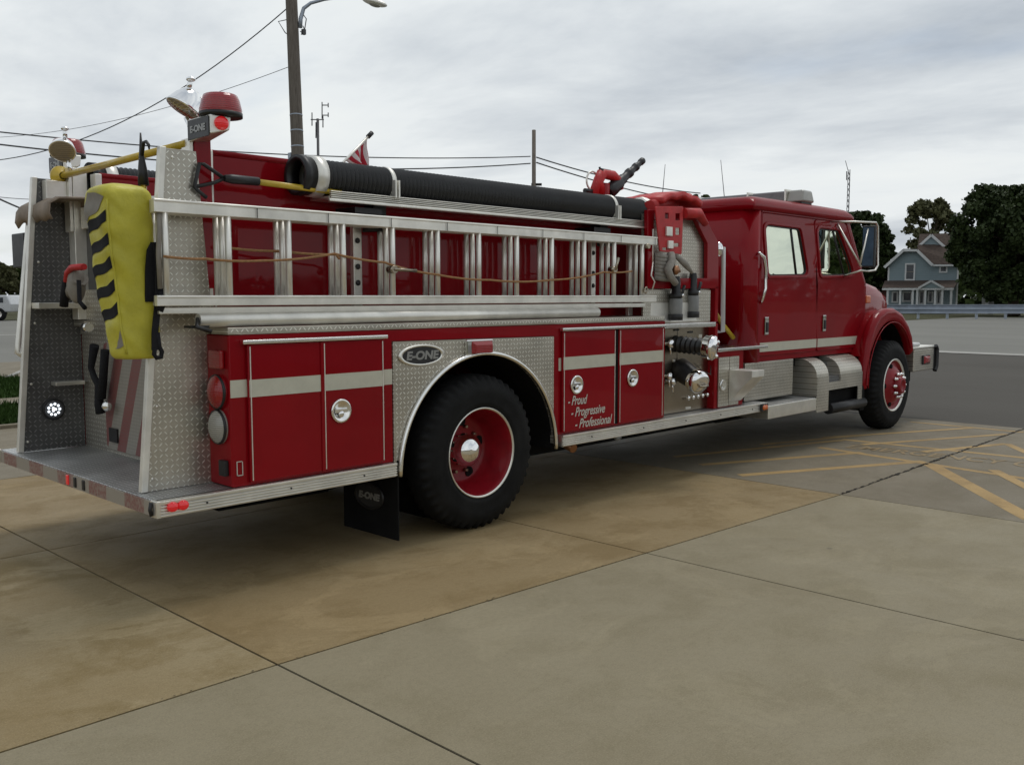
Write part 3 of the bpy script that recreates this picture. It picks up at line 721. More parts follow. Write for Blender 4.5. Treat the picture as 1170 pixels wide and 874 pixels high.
# --- light towers at rear top
def light_tower(s):
    Y = (lambda y: y) if s > 0 else (lambda y: 2.28 - y)
    def bx(mb, x0, x1, y0, y1, z0, z1): a, b_ = sorted((Y(y0), Y(y1))); mb.box(x0, x1, a, b_, z0, z1)
    mb = MB(); bx(mb, -1.775, -1.68, .26, .36, 1.42, 2.42); tw = mb.build('light_tower', M['red'] if s > 0 else M['alu_dull'], T, bevel=.005)
    mb = MB(); bx(mb, -1.80, -1.778, .27, .36, 2.0, 2.42); mb.build('tower_backing', M['alu_dull'], tw, bevel=.003)
    mb = MB(); ya, yb = sorted((Y(.04), Y(.285)))
    mb.hexa([(-1.80, ya, 2.415), (-1.69, ya, 2.445), (-1.69, yb, 2.405), (-1.80, yb, 2.395), (-1.80, ya, 2.515), (-1.68, ya, 2.515), (-1.68, yb, 2.515), (-1.80, yb, 2.515)])
    mb.build('lamp_housing', M['alu'], tw, bevel=.006)
    mb = MB(); bx(mb, -1.806, -1.801, .05, .275, 2.405, 2.508); fc = mb.build('name_plate', M['badge_dark'], tw, bevel=.002)
    text_mesh('plate_lettering', 'E-ONE', .046, (-1.808, Y(.1625), 2.440), (0, -1, 0), (0, 0, 1), M['badge_letter'], fc, .001, align='CENTER', sx=1.2, bold=.002)
    mb = MB(); yy = .038 if s > 0 else 2.242; mb.sphere((-1.738, yy, 2.475), .040, .03, .036, 20, 12); mb.build('warning_light', M['lens_red_lit'], tw)
    # beacon
    mb = MB(); mb.lathe([(0, 0), (0, .112), (.022, .112), (.024, 0)], (-1.70, Y(.11), 2.518), (0, 0, 1), 40); bc_ = mb.build('beacon', M['black'], tw)
    mb = MB(); mb.lathe([(.022, .108), (.036, .110), (.09, .098), (.112, .088), (.118, .078), (.12, 0)], (-1.70, Y(.11), 2.518), (0, 0, 1), 40, rfun=lambda j, k, r: r * (1 + .006 * (k % 2))); mb.build('beacon_lens', M['lens_red'], bc_)
    return tw
light_tower(1); light_tower(-1)
def spotlight(c, aim, scale=1.):
    c = Vector(c); aim = Vector(aim).normalized()
    mb = MB(); mb.lathe([(-.13 * scale, 0), (-.125 * scale, .03 * scale), (-.10 * scale, .062 * scale), (-.05 * scale, .092 * scale), (0, .108 * scale), (.012 * scale, .112 * scale), (.02 * scale, .108 * scale), (.018 * scale, .098 * scale)], c, aim, 40)
    sp = mb.build('spotlight', M['chrome'], T)
    mb = MB(); mb.lathe([(.018 * scale, .100 * scale), (.026 * scale, .07 * scale), (.03 * scale, 0)], c, aim, 32); mb.build('lamp_glass', M['lens_lamp'], sp)
    return sp
c = PX(210, 122, -1.76); spotlight(c, (-.52, .10, -.85), .86)
sp = MB(); sp.tube([c + Vector((.0, -.02, -.06)), c + Vector((.04, -.04, -.17))], .014, 10); sp.tube([c + Vector((.02, -.02, .09)), c + Vector((.03, -.03, .14))], .014, 10); sp.sphere(c + Vector((.03, -.03, .145)), .026, .026, .014, 12, 8); sp.build('spotlight_bracket', M['chrome'], T)
c2 = PX(71.5, 172, -1.86); spotlight(c2, (-.38, -.62, -.66), .74)
sp = MB(); sp.tube([c2 + Vector((.02, 0, .08)), c2 + Vector((.02, 0, .135))], .014, 10); sp.sphere(c2 + Vector((.02, 0, .14)), .026, .026, .014, 12, 8); sp.tube([c2 + Vector((.03, 0, -.06)), c2 + Vector((.05, 0, -.15))], .014, 10); sp.build('spotlight_bracket', M['chrome'], T)
# yellow grab bar between the towers
ga = Vector((-1.82, 1.98, 2.365)); gb = Vector((-1.79, .32, 2.395))
mb = MB(); mb.tube([ga, gb], .021, 14); gr = mb.build('grab_rail', M['yellow'], T)
mb = MB(); mb.lathe([(0, 0), (0, .068), (.014, .066), (.03, .03), (.05, .026)], ga + Vector((0, .02, 0)), (0, -1, 0), 24); mb.build('rail_flange', M['yellow'], gr)
# left side cover roll + handrail + odd gear
mb = MB(); 
prof = [(-1.98, 2.06), (-2.00, 2.10), (-1.99, 2.17), (-1.93, 2.205), (-1.76, 2.215), (-1.72, 2.20), (-1.72, 2.08)]
K = 12
for i in range(K):
    y0 = 1.75 + i * .05; y1 = y0 + .05
    for (a, b_), (c_, d_) in zip(prof, prof[1:]):
        w0 = .008 * math.sin(i * 2.1); w1 = .008 * math.sin((i + 1) * 2.1)
        f_ = mb.f([mb.v((a, y0, b_ + w0)), mb.v((c_, y0, d_ + w0)), mb.v((c_, y1, d_ + w1 - (.03 if i == K - 1 else 0))), mb.v((a, y1, b_ + w1 - (.03 if i == K - 1 else 0)))], True)
tag(mb.build('rolled_cover', M['tan'], origin=(-1.85, 2.05, 2.06), solid=.012), 'weathered tan cover folded over the top of the far rear wing', 'cover')
def hr(px0, py0, px1, py1, X0, X1, r=.018): return PX(px0, py0, X0), PX(px1, py1, X1)
a, b_ = hr(33.5, 246, 20, 403, -1.93, -2.10)
mb = MB(); mb.tube([b_ + Vector((.10, 0, -.01)), b_ + Vector((.02, 0, -.015)), b_, lp(b_, a, .05), lp(b_, a, .95), a, a + Vector((.10, 0, .01))], .018, 12); mb.build('hand_rail', M['alu_dull'], T)
q0, q1 = PX(22, 268, -1.6), PX(38, 306, -1.6)
mb = MB(); mb.box(-1.66, -1.56, q1.y, q0.y, q1.z, q0.z); mb.build('lamp_box', M['black'], T, bevel=.01)

# --- mud flap
mb = MB(); mb.box(-.632, -.620, -.01, .56, .05, .56); mf = mb.build('mud_flap', M['black_matte'], T, bevel=.003)
badge(mf, (-.636, .27, .30), .15, .09, (0, -1, 0), (0, 0, 1), .058, ring='black')

# --- wheels
def tyre(name, c, s, w=.26, parent=None, r=.525):
    """s=-1: outer face towards -y"""
    cx_, cy_, cz_ = c    # cy = outer face
    prof = [(.0 + .02, .295), (.0, .33), (-.002, .345), (-.001, .352), (-.005, .40), (-.003, .44), (.006, .455), (.022, .495), (.034, .512), (.048, r), (w * .35, r + .002), (w * .5, r + .003), (w * .65, r + .002), (w - .048, r), (w - .034, .512), (w - .022, .495), (w - .006, .455), (w, .40), (w, .33), (w - .02, .295)]
    def rf(j, k, rr):
        if j in (8, 9, 13, 14): return rr - (.020 if (k % 4) < 1.5 else 0)
        if j in (7, 15): return rr - (.010 if (k % 4) < 1.5 else 0)
        if j in (10, 12): return rr - (.008 if (k % 4) in (2,) else 0)
        return rr
    mb = MB(); mb.lathe(prof, (cx_, cy_, cz_), (0, -s, 0), 192, rf)
    return mb.build(name, M['rubber'], parent)
def wheel_rear(y_out, s):
    w = empty('wheel', (.09, y_out, .525)); w.parent = T; w.location = Vector((.09, y_out, .525)) - ORG[T]
    d = -s
    tyre('tyre', (.09, y_out, .525), s, .26, w)
    mb = MB(); mb.lathe([(.03, .300), (.012, .306), (.006, .300), (.016, .290), (.05, .282), (.10, .268), (.16, .252), (.225, .240), (.245, .215), (.24, .12), (.245, 0)], (.09, y_out, .525), (0, d, 0), 64)
    rim = mb.build('rim', M['red_wheel'], w)
    mb = MB()
    for k in range(5):
        a = 2 * math.pi * (k + .15) / 5; mb.cyl((.09 + .195 * math.cos(a), y_out + d * .245, .525 + .195 * math.sin(a)), (.09 + .195 * math.cos(a), y_out + d * .237, .525 + .195 * math.sin(a)), .036, n=18)
    mb.build('hand_hole', M['black_matte'], rim)
    mb = MB(); mb.lathe([(.245, .118), (.16, .114), (.125, .104), (.10, .080), (.082, .045), (.076, 0)], (.09, y_out, .525), (0, d, 0), 40); mb.build('hub_cap', M['chrome'], w)
    mb = MB()
    for k in range(10):
        a = 2 * math.pi * k / 10; q = Vector((.09 + .160 * math.cos(a), y_out + d * .24, .525 + .160 * math.sin(a))); mb.cyl(q, q + Vector((0, -d * .03, 0)), .014, .010, 10)
    mb.build('lug_nut', M['steel'], w)
    mb = MB(); mb.lathe([(.0245, .3015), (.008, .3095), (.001, .303), (.012, .294)], (.09, y_out, .525), (0, d, 0), 64); mb.build('rim_ring', M['alu'], w)
    return w
wheel_rear(-.035, -1); wheel_rear(2.315, 1)
mb = MB()
for yy in (.30, 1.64): mb.lathe([(0, .3), (0, .46), (.03, .515), (.22, .515), (.25, .46), (.25, .3)], (.09, yy + .09, .525), (0, 1, 0), 64)
mb.build('inner_tyre', M['rubber'], T)
def wheel_front(y_out, s):
    w = empty('wheel', (6.83, y_out, .525)); w.parent = T; w.location = Vector((6.83, y_out, .525)) - ORG[T]
    d = -s
    tyre('tyre', (6.83, y_out, .525), s, .28, w)
    mb = MB(); mb.lathe([(.03, .302), (.008, .312), (0, .304), (.02, .288), (.045, .272), (.03, .235), (-.01, .19), (-.03, .16), (-.035, .10), (-.036, 0)], (6.83, y_out, .525), (0, d, 0), 64)
    rim = mb.build('rim', M['red_wheel'], w)
    mb = MB(); mb.lathe([(-.035, .105), (-.085, .100), (-.10, .088), (-.102, .062), (-.09, .055), (-.088, 0)], (6.83, y_out, .525), (0, d, 0), 40); hb = mb.build('hub', M['red_wheel'], w)
    mb = MB()
    for k in range(5):
        a = 2 * math.pi * (k + .5) / 5; q = Vector((6.83 + .235 * math.cos(a), y_out + d * .02, .525 + .235 * math.sin(a))); mb.sphere(q, .032, .014, .032, 16, 8)
    mb.build('hand_hole', M['black_matte'], rim)
    mb = MB()
    for k in range(10):
        a = 2 * math.pi * k / 10; q = Vector((6.83 + .138 * math.cos(a), y_out - d * .030, .525 + .138 * math.sin(a))); mb.cyl(q, q - Vector((0, d * .045, 0)), .021, .016, 12); mb.sphere(q - Vector((0, d * .045, 0)), .017, .013, .017, 10, 6)
    mb.build('lug_nut', M['chrome'], w)
    mb = MB(); mb.lathe([(.0245, .3035), (.004, .3155), (-.004, .306), (.014, .290)], (6.83, y_out, .525), (0, d, 0), 64); mb.build('rim_ring', M['alu_dull'], w)
wheel_front(-.12, -1); wheel_front(2.40, 1)

# ================================================================== PUMP MODULE
PMX0, PMX1 = 2.245, 3.04
mb = MB(); mb.box(2.25, 3.60, .35, 1.95, .6, 1.33); mb.box(2.30, 3.05, .45, 1.85, 1.33, 2.28); mb.build('pump_house', M['red'], T)
# side operator panel, stainless, recessed
YP = .10
mb = MB(); mb.box(2.24, PY(816, 440, YP).x, YP, YP + .02, .56, 1.335); pp = mb.build('pump_panel', M['steel'], T, bevel=.002)
mb = MB(); mb.box(2.236, 2.256, .0, .12, .56, 1.37); mb.box(PY(816, 440, .03).x, PY(819, 440, .03).x, .03, .13, .555, 1.33); mb.build('pump_frame', M['red'], T, bevel=.005)
mb = MB(); mb.box(2.243, 3.04, -.004, .36, 1.305, 1.345); mb.build('pump_ledge', M['alu_bright'], T, bevel=.004)
# running board (rib edge + deck)
rub_rail(2.24, 3.93, -.045, .468, .550)
mb = MB(); mb.box(2.24, 3.93, -.02, .35, .535, .553); mb.build('running_board', M['plate_xy'], T, bevel=.003)
c = PY(872, 468.5, -.05)
mb = MB(); mb.box(c.x - .05, c.x + .075, -.062, -.045, .475, .545); mk = mb.build('marker_light', M['black'], T, bevel=.004)
mb = MB(); mb.sphere((c.x + .0, -.062, .51), .032, .016, .026, 14, 8); mb.sphere((c.x + .04, -.062, .51), .02, .014, .026, 14, 8); mb.build('lens', M['lens_amber'], mk)
# small lower compartment right of pump panel
p0, p1 = PY(819, 407, .03), PY(848, 404, .03)
mb = MB(); mb.box(PY(818.7, 440, .03).x, PY(849, 440, .03).x, .032, .35, .555, 1.08); mb.build('lower_compartment', M['red'], T, bevel=.004)
mb = MB(); mb.box(PY(821, 440, .018).x, PY(833, 440, .018).x, .018, .031, .565, 1.02); d1 = mb.build('compartment_door', M['plate_xz'], T, bevel=.002)
mb = MB(); mb.box(PY(833.6, 440, .018).x, PY(844, 440, .018).x, .018, .031, .565, 1.02); mb.build('compartment_door', M['plate_xz'], T, bevel=.002)
hc = PY(825.5, 440.5, .018)
mb = MB(); mb.lathe([(0, 0), (0, .05), (.008, .055), (.014, .05), (.006, .036), (.002, 0)], (hc.x, .018, hc.z), (0, -1, 0), 32); mb.box(hc.x - .02, hc.x + .02, .004, .012, hc.z - .02, hc.z + .02); mb.build('handle', M['chrome'], d1)
mb = MB(); mb.box(3.05, 3.98, -.01, .35, 1.075, 1.105); mb.build('step_deck', M['alu_bright'], T, bevel=.004)
# folded-out triangular step bracket
s0 = PY(833, 425, .0)
mb = MB(); x0 = s0.x + .03
ya, yb = -.22, .015
# side gusset (triangle facing rearwards) and top tread
mb.f([mb.v(q) for q in ((x0, yb, .60), (x0, yb, .90), (x0, ya, .90), (x0, ya, .84))])
mb.f([mb.v(q) for q in ((x0 + .22, yb, .60), (x0 + .22, yb, .90), (x0 + .22, ya, .90), (x0 + .22, ya, .84))])
mb.f([mb.v(q) for q in ((x0, yb, .60), (x0 + .22, yb, .60), (x0 + .22, ya, .84), (x0, ya, .84))])
mb.f([mb.v(q) for q in ((x0, yb, .90), (x0 + .22, yb, .90), (x0 + .22, ya, .90), (x0, ya, .90))])
mb.f([mb.v(q) for q in ((x0, ya, .84), (x0 + .22, ya, .84), (x0 + .22, ya, .90), (x0, ya, .90))])
mb.build('folding_step', M['alu_dull'], T, bevel=.003)
# intake valves
def intake(px0, py0, px1, py1, yout, r, rc, cap=.06):
    a = PY(px0, py0, YP); e = PY(px1, py1, yout)
    b0 = lp(a, e, .72)
    return a, e
a, e = intake(772, 393, 817, 398, -.28, .06, .09)
a = Vector((a.x, YP, a.z)); e0 = lp(a, e, .62)
mb = MB(); pts = [lp(a, e, k / 12 * .75) for k in range(13)]
mb.tube(pts, [.075 - .014 * (k % 2) for k in range(13)], 24, smooth=False); iv = mb.build('pump_intake', M['black'], T)
dr = (Vector((.25, -.9, -.12))).normalized()
mb = MB(); mb.lathe([(-.12, .06), (-.10, .085), (-.09, .098), (-.05, .098), (-.045, .104), (-.01, .104), (0, .096), (.004, .07), (.012, .06), (.014, 0)], e, dr, 32, rfun=lambda j, k, r: r * (1 + (.03 if (j in (4, 5) and k % 8 < 2) else 0))); cp = mb.build('intake_cap', M['chrome'], iv)
mb = MB()
for k in range(4): a_ = k * 1.57 + .6; mb.sphere(e + Vector((.085 * math.cos(a_), .02, .085 * math.sin(a_))), .020, .02, .020, 10, 6)
mb.build('cap_lug', M['chrome'], iv)
a2 = PY(776, 421, YP); e2 = PY(801, 439, -.16)
mb = MB(); mb.tube([a2, lp(a2, e2, .3), lp(a2, e2, .6), lp(a2, e2, .85)], [.10, .098, .09, .088], 28); iv2 = mb.build('pump_intake', M['black'], T)
dr2 = (e2 - a2).normalized()
mb = MB(); mb.lathe([(-.10, .092), (-.07, .102), (-.03, .102), (-.02, .095), (0, .09), (.006, .07), (.016, .05), (.018, 0)], e2, dr2, 32); mb.build('intake_cap', M['chrome'], iv2)
mb = MB(); n_ = dr2.cross(Vector((0, 0, 1))).normalized(); mb.tube([e2 + dr2 * .03 - n_ * .05, e2 + dr2 * .045, e2 + dr2 * .03 + n_ * .05], .012, 8); mb.build('cap_lug', M['steel'], iv2)
for (px, py, rr_) in ((765.5, 393, .035), (764, 430, .03), (768, 436, .028)):
    q = PY(px, py, YP - .05)
    mb = MB(); mb.lathe([(-.05, .010), (0, .012), (.006, rr_), (.02, rr_ * 1.1), (.03, rr_ * .7), (.034, 0)], q, (0, -1, 0), 20, rfun=lambda j, k, r: r * (1 + .12 * (k % 2))); mb.tube([q, q + Vector((0, -.01, -.09))], .008, 8); mb.build('valve_handle', M['chrome'], pp)
mb = MB()
for k in range(6):
    q = PY(787 + k * 5.4, 455 - k * 1.0, YP - .03); mb.cyl(q + Vector((0, .03, 0)), q, .009, n=10); mb.sphere(q, .020, .012, .020, 12, 8)
mb.build('drain_valve', M['chrome'], pp)
mb = MB()
mb.tube([PY(793, 415, .06), PY(803, 424, -.1), PY(812, 428, -.05), PY(812, 418, .05)], .004, 6); mb.build('cap_chain', M['black'], pp)
for (px, py) in ((773, 377), (789, 379.5)):
    q = PY(px, py, YP - .004); mb = MB(); mb.box(q.x - .035, q.x + .035, YP - .008, YP, q.z - .008, q.z + .008); mb.build('label_plate', M['black'], pp)
for (px, py, w_, h_) in ((800, 384, .05, .03), (808, 405, .04, .05), (770, 412, .03, .02), (786, 466, .08, .02)):
    q = PY(px, py, YP - .003); mb = MB(); mb.box(q.x - w_ / 2, q.x + w_ / 2, YP - .006, YP, q.z - h_ / 2, q.z + h_ / 2); mb.build('label_plate', M['alu'], pp)
mb = MB()
for k in range(8):
    for xx in (2.275, PY(814, 440, YP).x): mb.sphere((xx, YP - .001, .60 + k * .098), .008, .005, .008, 8, 6)
mb.build('panel_rivet', M['alu'], pp)
mb = MB(); x_ = PY(774, 380, YP).x; mb.box(x_ - .002, x_ + .002, YP - .002, YP + .001, .95, 1.33); mb.build('panel_seam', M['black'], pp)

# upper pump area : framed tread-plate wall with chamfered red frame
YF = .12
fx = lambda px, py, y=YF: (PY(px, py, y).x, PY(px, py, y).z)
fr_out = [fx(738, 240), fx(799, 240), fx(819, 277), fx(819, 330), fx(738, 330)]
fr_in = [fx(745, 252), fx(793, 252), fx(806, 278), fx(806, 318), fx(745, 318)]
panel('pump_upper_frame', M['red'], T, fr_out, 'xz', YF - .02, YF + .02, holes=[fr_in], bevel=.006)
mb = MB(); q = fx(819, 330); mb.box(q[0] - .055, q[0], YF - .02, YF + .2, 1.34, q[1] + .02); mb.build('pump_corner_post', M['red'], T, bevel=.006)
q0, q1 = fx(738, 240), fx(812, 366)
mb = MB(); mb.box(q0[0], q1[0] - .02, YF + .022, YF + .035, 1.345, q0[1] - .05); 
mb.bm.free(); mb = MB()
panel('pump_upper_plate', M['plate_xz'], T, [fx(738, 366), fx(814, 362), fx(814, 278), fx(797, 244), fx(738, 244)], 'xz', YF + .03, YF + .045)
mb = MB(); mb.box(fx(735, 300)[0], fx(812, 300)[0], YF - .005, YF + .01, 1.347, fx(735, 331)[1]); mb.build('pump_lower_plate', M['plate_xz'], T, bevel=.002)
mb = MB(); mb.box(2.20, 2.9, YF - .008, YF - .004, 1.36, 1.52); mb.build('soot_panel', M['alu_dull'], T)

# crosslay cover: red vinyl over the top and a flap with cut-outs at the side
cv = empty('hose_bed_cover', (2.75, .6, 2.3), 'red vinyl crosslay cover with a punched side flap hanging above the pump panel', 'cover')
mb = MB(); K = 16
def covz(x, y): return 2.40 + .055 * math.sin((x - 2.35) / .62 * math.pi) + .012 * math.sin(x * 31 + y * 9) + .02 * math.sin(y * 5)
xs = [2.32 + i * .045 for i in range(15)]; ys = [.10 + j * .13 for j in range(16)]
vv = [[mb.v((x, y, covz(x, y))) for x in xs] for y in ys]
for j in range(len(ys) - 1):
    for i in range(len(xs) - 1): mb.f([vv[j][i], vv[j][i + 1], vv[j + 1][i + 1], vv[j + 1][i]], True)
mb.build('top_sheet', M['red_vinyl'], cv, solid=.05)
mb = MB(); mb.tube([PY(742, 236, .15), PY(765, 231, .3), PY(785, 229, .5)], [.05, .06, .07], 16); mb.build('rolled_edge', M['red_vinyl'], cv)
YC = .04
def cvx(px, py): return (PY(px, py, YC).x, PY(px, py, YC).z)
outl = rpoly([cvx(749, 236), cvx(781, 236), cvx(779, 291), cvx(754, 287)], .02)
def sq(px, py, w=5, h=8): return [cvx(px, py), cvx(px + w, py), cvx(px + w, py + h), cvx(px, py + h)]
panel('side_flap', M['red_vinyl'], cv, outl, 'xz', YC, YC + .012, holes=[sq(772, 244), sq(772, 260.5), sq(770, 278, 6, 4), sq(757, 283, 5, 3), sq(760, 243.5, 4.5, 6.5)], bevel=.003)
for (px, py, w, h) in ((760, 259, 7, 7), (762, 275, 6, 6)):
    q = cvx(px, py); mb = MB(); mb.box(q[0], q[0] + w * .012, YC - .02, YC, q[1] - h * .011, q[1]); mb.build('buckle', M['alu_dull'], cv, bevel=.004)
# second red padded piece on the frame corner
mb = MB(); mb.tube([PY(781, 244, .05), PY(798, 244, .05), PY(806, 256, .05)], [.045, .045, .03], 14); mb.build('frame_pad', M['red_vinyl'], cv)
# crosslay hoses hanging below the flap
ch = empty('crosslay_hose', (2.6, .05, 1.95), 'folded grey canvas hoses drooping from under the red punched flap to the nozzles', 'hose')
mb = MB()
for k in range(7):
    y = .12 + k * .0; z0 = PY(757, 292 + k * 4.2, .08).z
    xa, xb = PY(750, 300, .08).x, PY(768, 300, .08).x
    mb.tube([(xa, .10, z0), (xa + .05, .05, z0 - .012), (xb - .03, .05, z0 - .014), (xb + .02, .10, z0 - .004)], .022, 8)
mb.build('folded_hose', M['grey_hose'], ch)
mb = MB(); mb.tube([PY(766, 290, .03), PY(768, 298, .0), PY(763, 308, -.01), PY(766, 316, -.02), PY(772, 324, -.02)], [.035, .033, .035, .03, .028], 12); mb.build('hose_end', M['grey_hose'], ch)
mb = MB(); mb.tube([PY(772, 292, .02), PY(783, 302, .0), PY(791, 312, -.02)], [.02, .03, .012], 10); mb.build('hose_end', M['grey_hose'], ch)
mb = MB(); mb.tube([PY(772, 305, .0), PY(775, 312, -.02)], .025, 10); mb.sphere(PY(772, 309, -.03), .03, .03, .04, 12, 8); mb.build('coupling', M['copper'], ch)
# nozzles standing on the ledge
def nozzle(px, pyb, pyt, y, label):
    q = PY(px, pyb, y); zt = PY(px, pyt, y).z; h = zt - q.z
    e_ = empty('hose_nozzle', (q.x, y, q.z), label, 'nozzle', 'nozzles standing on the pump ledge')
    mb = MB(); mb.lathe([(0, 0), (0, .060), (.05, .062), (.055, .055)], (q.x, y, q.z), (0, 0, 1), 28); mb.build('rubber_bumper', M['black'], e_)
    mb = MB(); mb.lathe([(.055, .055), (h * .48, .058), (h * .50, .045), (h * .5, 0)], (q.x, y, q.z), (0, 0, 1), 28); mb.build('barrel', M['grey_plastic'], e_)
    mb = MB(); mb.lathe([(h * .48, .04), (h * .52, .055), (h * .6, .055), (h * .62, .04), (h * .9, .036), (h, .03)], (q.x, y, q.z), (0, 0, 1), 24)
    mb.tube([Vector((q.x, y, q.z + h * .62)), Vector((q.x + .03, y - .04, q.z + h * .60)), Vector((q.x + .05, y - .05, q.z + h * .8))], .014, 10); mb.build('pistol_grip', M['black'], e_)
    mb = MB(); mb.sphere((q.x + .02, y - .055, q.z + h * .57), .014, .010, .014, 10, 6); mb.build('pivot', M['chrome'], e_)
nozzle(772, 366, 316, .06, 'grey nozzle with black grip on the pump ledge, directly under the folded grey hose')
nozzle(791, 363, 312, .10, 'grey nozzle with black grip on the pump ledge, the one nearer to the cab')
# deck gun
gc = PY(690, 222, .95)
GY = .95
def gp(px, py, y=GY): return PY(px, py, y)
mb = MB(); mb.cyl((gp(690, 222).x, GY, 2.30), gp(690, 210), .055, n=20); dg_ = mb.build('deck_gun', M['red'], T)
mb = MB(); mb.tube([gp(688, 221), gp(684, 208), gp(689, 199), gp(700, 201), gp(706, 208), gp(708, 217)], [.042, .045, .045, .048, .05, .04], 18); mb.build('curved_pipe', M['red_vinyl'], dg_)
mb = MB(); pts = [gp(678, 222), gp(683, 205), gp(686, 196)]; mb.tube(pts, [.045, .038, .03], 14); mb.build('gun_body', M['red_vinyl'], dg_)
mb = MB(); cc_ = gp(677, 207); mb.tube([cc_ + Vector((.085 * math.cos(a), 0, .085 * math.sin(a))) for a in [k * math.pi / 10 for k in range(3, 16)]], .009, 8); mb.build('hand_wheel', M['alu_dull'], dg_)
mb = MB(); mb.tube([gp(686, 195), gp(697, 197)], .022, 10); mb.tube([gp(686, 196), gp(685, 191)], .01, 8); mb.tube([gp(668, 218), gp(676, 219)], .022, 10); mb.build('lever', M['black'], dg_)
mb = MB(); n0, n1 = gp(694, 221), gp(735, 183)
stops_ = [(0, .075), (.10, .085), (.30, .078), (.36, .06), (.42, .062), (.44, .05), (.55, .05), (.57, .058), (.62, .058), (.64, .042), (.74, .042), (.76, .05), (.80, .05), (.82, .036), (.90, .034), (.92, .042), (.98, .042), (1, .03)]
mb.tube([lp(n0, n1, t_) for t_, _ in stops_], [r_ * .80 for _, r_ in stops_], 20); mb.build('stacked_tip', M['black'], dg_)

# ================================================================== CAB
YB = .12; YT = 2.16
def cx(px, py, y=YB): p = PY(px, py, y); return (p.x, p.z)
XR = 3.86
# floor, interior
mb = MB(); mb.box(3.95, 6.55, .2, 2.1, .98, 1.04); mb.build('cab_floor', M['black_matte'], T)
# rear wall + rounded corners as a U in plan
U = [(4.0, YB), (3.97, YB)] + [(XR + .13 - .13 * math.sin(R(a)), YB + .13 - .13 * math.cos(R(a))) for a in range(0, 91, 10)] + [(XR, YT - .13)] + [(XR + .13 - .13 * math.cos(R(a)), YT - .13 + .13 * math.sin(R(a))) for a in range(0, 91, 10)] + [(4.0, YT)]
mb = MB()
for (a, b_), (c_, d_) in zip(U, U[1:]): mb.f([mb.v((a, b_, .93)), mb.v((c_, d_, .93)), mb.v((c_, d_, 2.42)), mb.v((a, b_, 2.42))], True)
cabw = mb.build('cab_rear_wall', M['red_cab'], T, solid=-.03)
# rear windows (pane set in the wall)
for s in (1, -1):
    y0, y1 = (PX(827, 270, XR).y, PX(806, 270, XR).y) if s > 0 else (2.28 - PX(806, 270, XR).y, 2.28 - PX(827, 270, XR).y)
    panel('rear_window', M['glass_dark'], T, rpoly([(y0, 1.93), (y1, 1.93), (y1, 2.32), (y0, 2.32)], .06), 'yz', XR - .012, XR - .002, bevel=.003)
mb = MB(); mb.box(XR - .01, XR - .003, PX(842, 330, XR).y, .9, 1.08, PX(842, 296, XR).z); mb.build('cab_back_plate', M['plate_yz'], T)
# lower sill
XF = 6.40
mb = MB(); mb.box(3.99, 6.35, YB + .004, YB + .03, .93, 1.05); mb.box(3.99, 6.35, YT - .03, YT - .004, .93, 1.05); mb.build('cab_sill', M['red_cab'], T, bevel=.006)
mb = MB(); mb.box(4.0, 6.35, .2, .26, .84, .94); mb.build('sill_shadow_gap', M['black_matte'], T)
# doors
def door(x0, x1, xt0, xt1, win, y0, y1, slant=False):
    out = [(x0, .985), (x1, .985)] + ([(6.46, 1.15), (6.42, 1.72), (xt1, 2.385)] if slant else [(x1, 1.7), (xt1, 2.385)]) + [(xt0, 2.385)]
    rr_ = [.05, .05] + ([.1, .08, .10] if slant else [.02, .06]) + [.06]
    d = panel('cab_door', M['red_cab'], T, rpoly(out, rr_), 'xz', y0, y1, holes=[rpoly(win, .07, 6)], bevel=.008)
    return d
w1 = [cx(873, 257), cx(913, 262), cx(922, 314), cx(877, 315)]
w2 = [cx(933, 261), cx(957, 264), cx(975, 314), cx(937, 315)]
cents = lambda w: (sum(p[0] for p in w) / 4, sum(p[1] for p in w) / 4)
def grow(w, k, dz=0):
    c = cents(w); return [(c[0] + (p[0] - c[0]) * k, c[1] + (p[1] - c[1]) * k) for p in w]
xs1 = cx(872, 300)[0]; xs2 = cx(931, 300)[0]
def both(fn):
    fn(YB - .012, YB + .022, YB); fn(YT - .022, YT + .012, YT)
